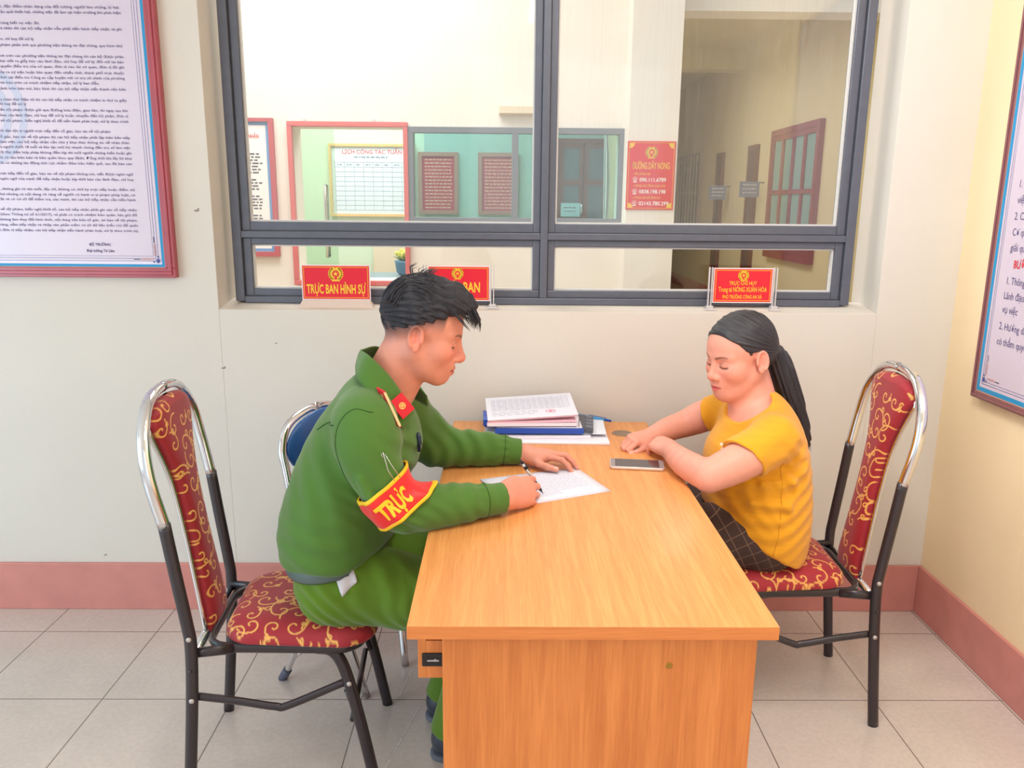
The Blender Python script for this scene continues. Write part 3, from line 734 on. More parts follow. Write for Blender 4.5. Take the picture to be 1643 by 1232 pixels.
# ------------------------------------------------------------------ chairs
M_chrome = mat('chrome', srgb(225, 225, 228), .12, metal=1.)
M_blk = mat('black_chair_steel', srgb(52, 44, 48), .35, metal=.25, coat=.3)
M_scroll = mat('scroll_fabric', (1, 1, 1, 1), .62, noise=.06, nscale=160, bump=.25, bscale=500, attr='col', sheen=.15)
def scroll_lines(x0, x1, y0, y1, seed, step=.052, size=.02):
    """vines of little spirals, as polylines"""
    rg = random.Random(seed); out = []; cells = []
    ny = max(1, round((y1-y0)/step)); nx = max(1, round((x1-x0)/step))
    for i in range(nx):
        for j in range(ny):
            cx = x0+(i+.5+rg.uniform(-.25, .25))*(x1-x0)/nx; cy = y0+(j+.5+rg.uniform(-.25, .25))*(y1-y0)/ny
            a0 = rg.uniform(0, 6.28); sg = rg.choice((-1, 1)); R = size*rg.uniform(.75, 1.2); pts = []
            for k in range(46):                       # spiral running out into a tail
                u = k/45; rr_ = R*(.16+.84*(u/.72)**.9) if u < .72 else R*(1+2.6*(u-.72))
                a = a0+sg*(u*7.6 if u < .72 else .72*7.6+(u-.72)*4.2)
                pts.append((cx+rr_*math.cos(a), cy+rr_*math.sin(a)))
            out.append(pts)
            if rg.random() < .75:                     # small side curl from the tail
                e = pts[-9]; a1 = a0+sg*5.6; r2 = R*.42; q = []
                cxx, cyy = e[0]+r2*math.cos(a1+1.2), e[1]+r2*math.sin(a1+1.2)
                for k in range(26):
                    u = k/25; a = a1+1.2+math.pi-sg*u*5.4; q.append((cxx+r2*(1-.72*u)*math.cos(a), cyy+r2*(1-.72*u)*math.sin(a)))
                out.append(q)
    return out
def scroll_color(UV, lines, w=.0019):
    P = np.concatenate([np.stack([np.interp(np.linspace(0, len(l)-1, len(l)*3), np.arange(len(l)), [p[c] for p in l]) for c in (0, 1)], 1) for l in lines])
    d = np.full(len(UV), 1.)
    g = .02; key = np.floor(UV/g).astype(int)
    kk = np.floor(P/g).astype(int); H = {}
    for i, k in enumerate(map(tuple, kk)): H.setdefault(k, []).append(i)
    ids = {}
    for i, k in enumerate(map(tuple, key)): ids.setdefault(k, []).append(i)
    for k, ii in ids.items():
        c = [j for a in (-1, 0, 1) for b_ in (-1, 0, 1) for j in H.get((k[0]+a, k[1]+b_), [])]
        if not c: continue
        q = UV[ii][:, None]-P[c][None]; d[ii] = np.sqrt((q**2).sum(2)).min(1)
    t = 1-sstep(d, w*.75, w*1.5)
    red, gold = np.array(srgb(158, 26, 40)), np.array(srgb(236, 178, 92))
    return red[None]*(1-t[:, None])+gold[None]*t[:, None]
def grid_obj(name, G, m, parent, col=None, closed_v=False):
    """G: (n, m, 3) array of points"""
    n, mm = G.shape[:2]; V = G.reshape(-1, 3); F = []
    I = np.arange(n*mm).reshape(n, mm)
    if closed_v: J = np.concatenate([I, I[:, :1]], 1)
    else: J = I
    F = np.stack([J[:-1, :-1], J[:-1, 1:], J[1:, 1:], J[1:, :-1]], -1).reshape(-1, 4)
    o = mesh_np(name, V, F, m, parent)
    if col is not None:
        at = o.data.color_attributes.new('col', 'FLOAT_COLOR', 'POINT'); at.data.foreach_set('color', col.astype(np.float32).ravel())
    return o
def rounded_outline(x0, x1, w0, w1, r, n):
    """closed outline, back edge at x0 (half width w0), front at x1 (w1), corner radius r"""
    C = [((x1-r, w1-r), 0), ((x0+r, w0-r), 90), ((x0+r, -(w0-r)), 180), ((x1-r, -(w1-r)), 270)]; pts = []
    for (cx, cy), a in C:
        for k in range(17): t = math.radians(a+k*90/16); pts.append((cx+r*math.cos(t), cy+r*math.sin(t)))
    P = np.array(pts+[pts[0]]); L = np.concatenate([[0], np.cumsum(np.sqrt((np.diff(P, axis=0)**2).sum(1)))]); s = np.linspace(0, L[-1], n, endpoint=False)
    return np.stack([np.interp(s, L, P[:, 0]), np.interp(s, L, P[:, 1])], 1)
def bolt(bm, x, y, z, sg, r=.0075):
    Mx = frame_mat((x, y, z), (sg, 0, 0), (0, 0, 1)) if sg < 0 else frame_mat((x, y, z), (1, 0, 0), (0, 0, 1))
    if sg < 0: Mx = frame_mat((x, y, z), (-1, 0, 0), (0, 0, 1))
    lathe(bm, [(r, -.004), (r, .001), (r*.6, .0028), (r*.1, .003)], 14, Mx)
def make_chair():
    t = bpy.data.objects.new('dining_chair', None); COL.objects.link(t); t.empty_display_size = .05
    HW = .19
    for s in (-1, 1):
        b = BM(); pts = cr([(0, s*HW, 0), (.012, s*HW, .12), (.030, s*HW, .32), (.036, s*HW, .44), (.031, s*HW, .50), (.014, s*(HW+.002), .64), (0, s*(HW+.004), .762)], 6)
        tube(b, pts, .0155, 14, .0115); o = obj('rear_leg', b, M_blk, t)
        for (x, z) in ((.036, .462), (.030, .294), (.033, .375)):
            b = BM(); bolt(b, x, s*(HW+.0115), z, -s, .0065 if z != .375 else .0045)
            o2 = obj('bolt', b, mat('pale_rivet', srgb(196, 188, 186), .35, metal=.5) if z != .375 else M_blk); o2.parent = o
        b = BM(); pts = cr([(.335, s*.168, .410), (.375, s*.172, .402), (.405, s*.176, .35), (.440, s*.181, .20), (.478, s*.188, .0)], 7)
        tube(b, pts, .0155, 14, .0115); o = obj('front_leg', b, M_blk, t)
        b = BM(); bolt(b, .416, s*.190, .318, -s, .0065); o2 = obj('bolt', b, mat('pale_rivet', srgb(196, 188, 186), .35, metal=.5)); o2.parent = o
        b = BM(); tube(b, cr([(.030, s*(HW-.012), .294), (.13, s*(HW-.012), .276), (.225, s*.176, .254), (.262, s*.175, .256), (.414, s*.168, .316)], 6), .0105, 12, .008)
        obj('side_stretcher', b, M_blk, t)
    b = BM(); w = HW+.004
    tube(b, cr([(0, -w, .755), (-.022, -w-.006, .87), (-.034, -w+.012, .955), (-.0425, -w+.065, 1.018), (-.046, -.07, 1.044), (-.047, 0, 1.049), (-.046, .07, 1.044), (-.0425, w-.065, 1.018), (-.034, w-.012, .955), (-.022, w+.006, .87), (0, w, .755)], 8), .0150, 18, .0125)
    obj('back_arch', b, M_chrome, t)
    b = BM(); ol = rounded_outline(.062, .452, .16, .182, .062, 64); tube(b, [(x, y, .414) for x, y in ol], .0085, 10, .0135, up=(0, 0, 1), closed=True)
    for s in (-1, 1): tube(b, [(.034, s*(HW-.006), .416), (.13, s*.166, .414)], .0085, 10, .0135, up=(0, 0, 1))
    obj('seat_frame', b, M_blk, t)
    b = BM(); tube(b, [(.418, -.166, .200), (.418, .166, .200)], .008, 12); tube(b, [(.405, -.172, .29), (.432, -.166, .20)], .006, 8); tube(b, [(.405, .172, .29), (.432, .166, .20)], .006, 8)
    obj('front_stretcher', b, M_blk, t)
    b = BM(); tube(b, [(.036, -HW, .405), (.036, HW, .405)], .012, 12, .012); obj('rear_crossbar', b, M_chrome, t)
    # seat cushion
    n = 760; ol = rounded_outline(.098, .485, .178, .207, .085, n); c = np.array([.29, 0.]); rows, uv = [], []
    for k in list(np.linspace(0.0, 1, 96)):
        q = c+(ol-c)*k; z = .440+.046*max(0, 1-k**5.5)**.55-.004*k; rows.append(np.column_stack([q, np.full(n, z)])); uv.append(c+(ol-c)*(k+max(0, .486-z)*3.2))
    for kk, z in ((1.0, .4325), (.985, .428), (.6, .427), (.0, .427)):
        q = c+(ol-c)*kk; rows.append(np.column_stack([q, np.full(n, z)])); uv.append(c+(ol-c)*(1.17 if kk > .9 else kk))
    G = np.array(rows); UV = np.array(uv).reshape(-1, 2)
    grid_obj('seat_cushion', G, M_scroll, t, scroll_color(UV, scroll_lines(.03, .55, -.26, .26, 5, .060, .024)), True)
    # padded back panel, narrow at the waist and flaring to fill the arch
    zt = [.390, .45, .65, .75, .82, .88, .94, .98, 1.005, 1.024, 1.032]; wt = [.072, .067, .055, .056, .062, .082, .112, .132, .118, .080, .014]
    nz, nw = 520, 110; zs = np.linspace(.390, 1.032, nz); ws = np.interp(zs, zt, wt)
    ker = np.ones(31)/31; ws = np.where((zs > .45) & (zs < .99), np.convolve(np.pad(ws, 15, 'edge'), ker, 'valid'), ws)
    xb = .036-(zs-.46)*.138; xb = np.where(zs < .46, .036, xb)+.004
    rows, uv = [], []
    for sgn in (1, -1):
        for i_, v in enumerate(np.linspace(-1, 1, nw)*sgn):
            th = (.020 if sgn > 0 else .012)*max(0, 1-abs(v)**3.5)**.5
            edge = np.clip((1.032-zs)/.02, 0, 1)**.5*np.clip((zs-.388)/.015, 0, 1)**.5
            rows.append(np.stack([xb+sgn*(th*edge+.004)-(0 if sgn > 0 else 0), ws*v, zs], 1)); uv.append(np.stack([ws*v+(0 if sgn > 0 else 5), zs], 1))
    G = np.array(rows).transpose(1, 0, 2); UV = np.array(uv).transpose(1, 0, 2).reshape(-1, 2)
    ls = scroll_lines(-.15, .15, .36, 1.06, 11, .060, .0235); col = scroll_color(UV, ls)
    grid_obj('back_panel', G, M_scroll, t, col, True)
    for s in (-1, 1):
        b = BM(); pts = [(.036-(z-.46)*.138+(-.004), s*(np.interp(z, zs, ws)+.007), z) for z in np.linspace(.405, .978, 28)]
        pts[0] = (.036, pts[0][1], .405)
        tube(b, pts, .0062, 10, .0062); obj('panel_trim', b, M_chrome, t)
    return t
def copy_thing(o, parent=None):
    c = o.copy(); COL.objects.link(c)
    if parent is not None: c.parent = parent
    for ch in list(o.children): copy_thing(ch, c)
    return c
ch1 = make_chair(); ch2 = copy_thing(ch1)
ch1.location = (-.812, 1.975, 0); ch1.rotation_euler = (0, 0, math.radians(4))
tag(ch1, 'chrome-arched dining chair with red and gold scroll upholstery, under the person in green', 'chair', 'red scroll-patterned dining chairs')
ch2.location = (1.117, 2.285, 0); ch2.rotation_euler = (0, 0, math.radians(177.5))
tag(ch2, 'chrome-arched dining chair with red and gold scroll upholstery, under the person in yellow', 'chair', 'red scroll-patterned dining chairs')

# blue folding chair behind the officer
t = empty('folding_chair', (0, 0, 0), 'chrome folding chair with a padded blue backrest, behind the person in green', 'chair')
M_bluev = mat('blue_vinyl', srgb(38, 92, 158), .35, noise=.05, nscale=8, coat=.2)
def fc(x, y, z): return (x, y, z*(1 if z < .5 else 1-.034*(z-.5)/.4))
b = BM(); tube(b, cr([fc(.16, -.10, .0), fc(.08, -.155, .36), fc(.0, -.185, .55), fc(-.055, -.175, .74), fc(-.075, -.165, .815), fc(-.085, -.12, .885), fc(-.088, 0, .915), fc(-.085, .12, .885), fc(-.075, .165, .815), fc(-.055, .175, .74), fc(0, .185, .55), fc(.08, .155, .36), fc(.16, .10, 0)], 8), .0125, 14); rel(obj('back_frame', b, M_chrome), t)
b = BM(); tube(b, cr([fc(-.135, -.16, .0), fc(-.02, -.16, .2), fc(.20, -.16, .44)], 6), .0105, 12); tube(b, cr([fc(-.135, .16, .0), fc(-.02, .16, .2), fc(.20, .16, .44)], 6), .0105, 12); tube(b, [fc(-.09, -.16, .09), fc(-.09, .16, .09)], .008, 10); rel(obj('rear_leg_frame', b, M_chrome), t)
for s in (-1, 1):
    b = BM(); tube(b, [fc(-.139, s*.16, -.0), fc(-.112, s*.16, .042)], .014, 14); rel(obj('leg_tip', b, mat('grey_rubber', srgb(88, 92, 110), .6)), t)
hb = surf([ell(fc(-.066, 0, .80), (.022, .158, .100), .004)]+[], (-.11, -.18, .66), (-.02, .18, .93), .006)
rel(mesh_np('back_pad', *hb, M_bluev), t)
hb = surf([rbox(fc(.10, 0, .455), (.185, .17, .022), .02)], fc(-.12, -.2, .41), fc(.32, .2, .5), .007)
rel(mesh_np('seat_pad', *hb, M_bluev), t)
t.location = (-.508, 2.40, 0); t.rotation_euler = (0, 0, math.radians(-30))

# ------------------------------------------------------------------ the framed wall posters
M_sheet = mat('lilac_sheet', srgb(210, 196, 212), .25, coat=.3)
M_frm = mat('red_poster_frame', srgb(172, 66, 80), .35, noise=.06, nscale=14, coat=.3)
M_frm2 = mat('brown_poster_frame', srgb(136, 82, 84), .35, noise=.06, nscale=14, coat=.3)
M_cop = mat('copper_line', srgb(214, 160, 120), .4)
M_txt = mat('poster_ink', srgb(96, 84, 130), .7)
def corner_flower(b, M, x, y, sx, flower, pink, dark):
    star(b, M, x, y, .0105, .005, 8, flower, .0012); star(b, M, x-sx*.014, y-.003, .005, .002, 6, flower, .0012); star(b, M, x+sx*.001, y+.0145, .005, .002, 6, flower, .0012)
    for k in range(4):
        disc(b, M, x-sx*(.022+k*.010), y+.006, .0058, .0042, 12, pink, .0011, .6); disc(b, M, x-sx*.008, y+.022+k*.010, .0042, .0058, 12, pink, .0011, .6)
    for k in range(3):
        disc(b, M, x-sx*(.064+k*.007), y+.005, .004, .0016, 8, dark, .0012); disc(b, M, x-sx*.009, y+.064+k*.007, .0016, .004, 8, dark, .0012)
LX, LZ = -1.1205, 1.249
t = empty('framed_regulation_poster', (-1.7, WY, 1.25), 'large lilac regulation poster with dense small print, red framed, left of the window', 'poster')
px0, pz1 = -2.28, 2.72
b = BM()
for q in ((px0, LX, LZ, LZ+.034), (px0, LX, pz1-.034, pz1), (px0, px0+.034, LZ+.034, pz1-.034), (LX-.034, LX, LZ+.034, pz1-.034)): box(b, q[0], q[1], WY-.028, WY, q[2], q[3])
for q in ((px0+.01, LX-.010, LZ+.010, LZ+.022), (LX-.022, LX-.010, LZ+.022, pz1-.01)): box(b, q[0], q[1], WY-.033, WY-.028, q[2], q[3])
rel(obj('poster_frame', b, M_frm, bevel=.002), t)
b = BM(); Mx = frame_mat((0, WY-.022, 0), (1, 0, 0), (0, 0, 1)); E_ = LX-.034
rect(b, Mx, px0+.03, E_, LZ+.03, pz1-.03, 0)
for (d0, d1, mi) in ((.0, .0022, 3), (.0022, .0115, 1), (.0215, .0226, 4), (.0305, .0316, 4), (.0385, .0393, 4)):
    x0, x1, z0, z1 = px0+.034+d0, E_-d0, LZ+.034+d0, pz1-.034-d0; ringrect(b, Mx, x0, x1, z0, z1, d1-d0, mi, .0006)
x0 = LX-.034-.0115; rect(b, Mx, -1.9, x0, LZ+.034+.0115, LZ+.034+.0215, 5, .0004)
rel(obj('poster_sheet', b, [M_sheet, M_blueb, M_ink, M_cop, M_bluel, mat('pale_lilac_band', srgb(232, 222, 240), .4)]), t)
b = BM()
disc(b, Mx, -1.735, 1.78, .17, .17, 40, 0, .0005, .86, -80, 80); disc(b, Mx, -1.735, 1.78, .12, .12, 30, 0, .0004, .8, -60, 60)
rel(obj('faint_emblem', b, mat('faint_blue_print', srgb(200, 202, 224), .5)), t)
LINES = [("i, đặc điểm nhân dạng của đối tượng, người làm chứng, bị hại.", -1.231, 2.103), ("ậu quả thiệt hại, những việc đã làm tại hiện trường khi phát hiện", -1.229, 2.087), ("cùng biết vụ việc đó.", -1.49, 2.054), ("á nhân thì cán bộ tiếp nhận vẫn phải tiến hành tiếp nhận và ghi", -1.231, 2.038), ("o, chỉ huy để xử lý.", -1.513, 2.006), ("phạm phản ánh qua phương tiện thông tin đại chúng, qua hòm thư", -1.233, 1.988), ("nh trên các phương tiện thông tin đại chúng thì cán bộ được phân", -1.233, 1.955), ("bài viết ra giấy báo cáo lãnh đạo, chỉ huy để xử lý; đối với tin báo", -1.233, 1.939), ("quyền điều tra của cơ quan, đơn vị nào thì cơ quan, đơn vị đó ghi", -1.234, 1.923), ("ảy ra sự việc hoặc liên quan đến nhiều tỉnh, thành phố trực thuộc", -1.235, 1.905), ("ảnh sát điều tra Công an cấp huyện nơi có trụ sở chính của phương", -1.235, 1.889), ("tin báo trên có trách nhiệm tiếp nhận, xử lý ban đầu.", -1.319, 1.873), ("ảnh trên báo nói, báo hình thì cán bộ tiếp nhận viết thành văn bản", -1.235, 1.855), ("a hòm thư điện tử thì cán bộ tiếp nhận có trách nhiệm in thư ra giấy", -1.236, 1.821), ("hỉ huy để xử lý", -1.563, 1.807), ("ến tội phạm được gửi qua đường bưu điện, giao liên, thì ngay sau khi", -1.236, 1.789), ("báo cáo lãnh đạo, chỉ huy để xử lý hoặc chuyển đến bộ phận, đơn vị", -1.236, 1.772), ("về tội phạm, kiến nghị khởi tố để tiến hành phân loại, xử lý theo trình", -1.236, 1.755), ("ời dân tộc ít người trực tiếp đến tố giác, báo tin về tội phạm", -1.298, 1.723), ("ố giác, báo tin về tội phạm thì cán bộ tiếp nhận phải lập biên bản tiếp", -1.236, 1.704), ("làm việc cán bộ tiếp nhận cần chú ý khai thác thông tin về nhân thân", -1.24, 1.688), ("à người dưới 18 tuổi và liên lạc mời họ nhanh chóng đến trụ sở làm việc", -1.237, 1.672), ("ời đại diện hợp pháp không đến kịp thì mời người chứng kiến hoặc ghi", -1.236, 1.655), ("hi rõ vào biên bản và bảo quản theo quy định). Đồng thời khi lấy lời khai", -1.236, 1.638), ("ời có những tác động tích cực nhằm đảm bảo hiệu quả, sau đó báo cáo", -1.236, 1.621), ("rực tiếp đến tố giác, báo tin về tội phạm không nói, viết được ngôn ngữ", -1.237, 1.587), ("ngôn ngữ của mình để tiếp nhận hoặc kịp thời báo cáo lãnh đạo, chỉ huy", -1.236, 1.57), (", không ghi rõ tên tuổi, địa chỉ, không có chữ ký trực tiếp hoặc điểm chỉ", -1.236, 1.537), ("hư nhưng có nội dung rõ ràng về người có hành vi vi phạm pháp luật, có", -1.236, 1.52), ("ật và có cơ sở để kiểm tra, xác minh, thì cán bộ tiếp nhận vẫn tiến hành", -1.236, 1.504), ("về tội phạm, kiến nghị khởi tố, cán bộ tiếp nhận phải ghi vào sổ tiếp nhận", -1.236, 1.471), ("(theo Thông tư số 61/2017), và phải có trách nhiệm bảo quản, lưu giữ đồ", -1.236, 1.454), ("không làm thay đổi hình thức, nội dung văn bản tố giác, tin báo về tội phạm,", -1.236, 1.437), ("ràng, nắm tiếp nhận và nhập vào phần mềm cơ sở dữ liệu (nếu có) để quản", -1.236, 1.42), ("i đơn vị tiếp nhận, cán bộ tiếp nhận tiến hành phân loại, xử lý theo trình tự,", -1.236, 1.402)]
b = BM(); Mt = Mx @ Matrix.Translation((0, 0, .001))
for s_, xr, z in LINES:
    xl = -1.63-(1.94-z)*.13
    text(b, s_, xr, z+.0005, .0080, Mt, 'R', width=max(.04, xr-xl), bold=.004)
text(b, 'BỘ TRƯỞNG', -1.37, 1.356, .0085, Mt, 'C', bold=.02); text(b, 'Đại tướng Tô Lâm', -1.37, 1.335, .0085, Mt, 'C', bold=.02)
rel(obj('printed_text', b, M_txt), t)
b = BM(); corner_flower(b, Mx, -1.178, 1.306, 1, 0, 1, 2); rel(obj('corner_ornament', b, [M_bluel, mat('pink_scroll', srgb(216, 160, 160), .5), M_ink]), t)

t = empty('framed_procedure_poster', (WX, 1.9, .9), 'lilac procedure poster with large print in a brown frame, on the right-hand wall', 'poster')
PY, PZ = 2.581, .897; py1, pz1 = 1.30, 2.45; xw = WX-.025
b = BM()
for q in ((py1, PY, PZ, PZ+.024), (py1, PY, pz1-.024, pz1), (py1, py1+.024, PZ+.024, pz1-.024), (PY-.022, PY, PZ+.024, pz1-.024)): box(b, xw-.004, WX, q[0], q[1], q[2], q[3])
for q in ((py1, PY-.006, PZ+.006, PZ+.014), (PY-.014, PY-.006, PZ+.014, pz1-.001)): box(b, xw-.008, xw-.004, q[0], q[1], q[2], q[3])
rel(obj('poster_frame', b, M_frm2, bevel=.002), t)
b = BM(); Mx = frame_mat((xw, PY, PZ), (0, -1, 0), (0, 0, 1)); Wd, Hd = PY-py1, pz1-PZ
rect(b, Mx, .02, Wd-.02, .02, Hd-.02, 0)
for (d0, d1, mi) in ((.0, .0025, 3), (.0025, .017, 1), (.0275, .029, 4), (.036, .0372, 4)): ringrect(b, Mx, .022+d0, Wd-.022-d0, .024+d0, Hd-.022-d0, d1-d0, mi, .0006)
rel(obj('poster_sheet', b, [M_sheet, M_blueb, M_ink, M_cop, M_bluel]), t)
b = BM(); Mt = Mx @ Matrix.Translation((0, 0, .001))
for s_, y_0, z_0, mi in (('1. Người dân', 2.4795, 1.5684, 0), ('việc', 2.48, 1.5208, 0), ('2. Cán bộ', 2.4827, 1.4721, 0), ('Cơ quan', 2.482, 1.4245, 0), ('giải quyết', 2.4815, 1.378, 0), ('BƯỚC 2', 2.4535, 1.328, 1), ('1. Thông tin', 2.4755, 1.277, 0), ('Lãnh đạo', 2.4795, 1.2312, 0), ('vụ việc', 2.4790, 1.1881, 0), ('2. Hướng dẫn', 2.4821, 1.136, 0), ('có thẩm quyền', 2.4831, 1.0881, 0)):
    V_, _ = glyphs(s_, .0 if not mi else .03); w_ = (V_[:, 0].max()-V_[:, 0].min())*.026
    text(b, s_, PY-y_0, z_0-PZ, .0225, Mt, 'L', width=w_, bold=0. if not mi else .03, mi=mi)
rel(obj('printed_text', b, [M_txt, M_redink]), t)
b = BM(); corner_flower(b, Mx, .0575, .0665, -1, 0, 1, 2); rel(obj('corner_ornament', b, [M_bluel, mat('pink_scroll', srgb(216, 160, 160), .5), M_ink]), t)

# ------------------------------------------------------------------ name plates on the sill
M_acr = glass('clear_acrylic', (.93, .94, .95, 1), gl=.16)
M_acs = mat('acrylic_edge', srgb(206, 200, 200), .2)
def plate(x0, x1, lines, label, holder, emb):
    y = WY+.052; zb = OZ0+.0075; t = empty('name_plate', ((x0+x1)/2, y, zb), label, 'name plate', group='red name plates on the window sill')
    z0, z1 = zb+.026, zb+.142; w, h = x1-x0, z1-z0
    rel(obj('plate_board', bx(x0, x1, y-.002, y+.002, z0, z1), M_red), t)
    b = BM(); Mx = frame_mat((x0, y-.0026, z0), (1, 0, 0), (0, 0, 1)); ringrect(b, Mx, .004, w-.004, .004, h-.004, .0016, 0)
    emblem(b, Mx, w/2+emb[2], h*emb[0], emb[1])
    for s_, yy, hh, ww, mi in lines: text(b, s_, w/2, h*yy, hh, Mx, 'C', width=ww, bold=.024 if hh > .02 else .012, mi=mi)
    rel(obj('plate_print', b, [M_gold, M_red, mat('gold_shade', srgb(200, 130, 40), .5), M_white]), t)
    b = BM(); ringrect(b, frame_mat((x0-.004, y-.0005, z0-.004), (1, 0, 0), (0, 0, 1)), 0, w+.008, 0, h+.008, .004)
    rel(obj('plate_backing', b, mat('white_plastic', srgb(240, 226, 224), .4)), t)
    if holder:
        for x in (x0-.013, x1+.013):
            b = BM(); box(b, x-.008, x-.004, y-.006, y+.006, zb+.006, z1+.006); box(b, x+.002, x+.006, y-.006, y+.006, zb+.006, z1+.006)
            box(b, x-.020, x+.020, y-.022, y+.014, zb-.003, zb+.004); box(b, x-.012, x+.012, y-.012, y+.010, zb+.004, zb+.012)
            rel(obj('acrylic_post', b, M_acs, bevel=.001), t)
    else:
        b = BM(); V = [b.verts.new(p) for p in ((x0-.016, y-.02, zb-.004), (x1+.016, y-.02, zb-.004), (x1+.016, y+.02, zb-.001), (x0-.016, y+.02, zb-.001), (x0-.002, y-.008, zb+.022), (x1+.002, y-.008, zb+.022), (x1+.002, y+.008, zb+.022), (x0-.002, y+.008, zb+.022))]
        for q in ((0, 3, 2, 1), (4, 5, 6, 7), (0, 1, 5, 4), (1, 2, 6, 5), (2, 3, 7, 6), (3, 0, 4, 7)): b.faces.new([V[i] for i in q])
        o = rel(obj('acrylic_foot', b, mat('frosted_acrylic', srgb(216, 196, 184), .3)), t)
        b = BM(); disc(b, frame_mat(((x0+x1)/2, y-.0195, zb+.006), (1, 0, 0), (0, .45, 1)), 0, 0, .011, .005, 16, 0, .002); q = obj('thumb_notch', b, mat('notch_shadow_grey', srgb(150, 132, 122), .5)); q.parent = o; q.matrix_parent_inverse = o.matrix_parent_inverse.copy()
plate(-.708, -.474, [('TRỰC BAN HÌNH SỰ', .17, .031, .208, 0)], 'red name plate on a frosted foot, leftmost of the three on the sill', False, (.76, .046, 0))
plate(-.264, -.052, [('TRỰC BAN', .24, .034, .150, 0)], 'red name plate partly hidden behind the head of the person in green', True, (.80, .036, -.004))
plate(.748, .952, [('TRỰC CHỈ HUY', .52, .0125, .098, 0), ('Trung tá NÔNG XUÂN HÒA', .31, .0165, .172, 0), ('PHÓ TRƯỞNG CÔNG AN XÃ', .10, .0125, .140, 0)], 'red name plate with three lines of gold print, above the person in yellow', True, (.81, .034, 0))

# ------------------------------------------------------------------ things on the desk
def sheet(name, pts, z, m, label, cat='paper', group=None, th=.0012, curl=0.):
    b = BM(); n = 10; a, c, d, e = [np.array(p, float) for p in pts]
    V = [[b.verts.new((*(((a*(1-u)+c*u)*(1-v)+(e*(1-u)+d*u)*v)), z+curl*(math.sin(u*3.1)*.3+v*v*.5)*u)) for u in np.linspace(0, 1, n)] for v in np.linspace(0, 1, n)]
    for i in range(n-1):
        for k in range(n-1): b.faces.new((V[i][k], V[i][k+1], V[i+1][k+1], V[i+1][k])).smooth = True
    o = obj(name, b, m); md = o.modifiers.new('t', 'SOLIDIFY'); md.thickness = th; md.offset = 1
    return tag(o, label, cat, group) if label else o
Z = DZ
# statement being written: three sheets
t = empty('statement_sheets', (.11, 2.07, Z), 'handwritten white statement sheets on the desk under the hands of the person in green', 'paper')
Q = [(.0387, 1.925), (.287, 2.040), (.2158, 2.222), (-.0622, 2.1176)]
cen = np.mean(Q, 0)
for k, (dx, dy) in enumerate(((.004, -.006), (.0, -.002), (0, 0))):
    rel(sheet('paper_sheet', [(q[0]+dx, q[1]+dy) for q in Q], Z+.0003+k*.0010, mat('paper_bright', srgb(222, 222, 234), .7), None, th=.0008), t)
Uv = np.array(Q[1])-np.array(Q[0]); Vv = np.array(Q[3])-np.array(Q[0])
def onsheet(a, c, dz=.0): p = np.array(Q[0])+Uv*a+Vv*c; return Vector((p[0], p[1], Z+.0034+dz))
b = BM(); rg = random.Random(8)
for k in range(17):
    c = .93-k*.050; a = .07+(.0 if k else .2)
    end = .92 if k < 15 else .5
    while a < end:
        w = rg.uniform(.015, .06); s0 = rg.uniform(-.004, .004); pts = []
        nn = max(3, int(w/.006))
        for i in range(nn+1): pts.append(onsheet(a+w*i/nn, c+s0+(.006 if i % 2 else -.003)+rg.uniform(-.003, .003)))
        for p, q in zip(pts, pts[1:]):
            d = (q-p).normalized(); nrm = Vector((-d.y, d.x, 0))*.00042
            b.faces.new([b.verts.new(v) for v in (p-nrm, q-nrm, q+nrm, p+nrm)])
        a += w+rg.uniform(.006, .016)
rel(obj('handwriting', b, mat('blue_ballpoint_ink', srgb(112, 120, 172), .7)), t)

# phone
ph = empty('smartphone', (.39, 2.25, Z), 'smartphone with a dark reflective screen and pale rim lying on the desk', 'phone')
ax_ = axes((.162, -.016, 0), (0, 0, 1)); Mx = frame_mat((.396, 2.247, Z), (.162, -.020, 0), (.020, .162, 0))
def rr2(hx, hy, r, n=8): return [(sx*(hx-r)+r*math.cos(math.radians(a0+k*90/n)), sy*(hy-r)+r*math.sin(math.radians(a0+k*90/n))) for sx, sy, a0 in ((1, 1, 0), (-1, 1, 90), (-1, -1, 180), (1, -1, 270)) for k in range(n+1)]
def slab(b, M, hx, hy, r, z0, z1, mi=0):
    P = rr2(hx, hy, r); A_ = [b.verts.new(M @ Vector((x, y, z0))) for x, y in P]; B_ = [b.verts.new(M @ Vector((x, y, z1))) for x, y in P]
    b.faces.new(A_[::-1]).material_index = mi; b.faces.new(B_).material_index = mi
    for k in range(len(P)): fc_ = b.faces.new((A_[k], A_[(k+1) % len(P)], B_[(k+1) % len(P)], B_[k])); fc_.material_index = mi; fc_.smooth = True
b = BM(); slab(b, Mx, .079, .0395, .010, .001, .009); rel(obj('phone_body', b, mat('pale_gold_rim', srgb(226, 206, 196), .25, metal=.3), bevel=.0015), ph)
b = BM(); slab(b, Mx, .0765, .037, .008, .009, .0096); rel(obj('phone_glass', b, mat('grey_glass_front', srgb(150, 140, 142), .12)), ph)
b = BM(); slab(b, Mx, .064, .034, .003, .0096, .0099); rel(obj('phone_screen', b, mat('dark_screen', srgb(48, 44, 56), .05, coat=.6)), ph)

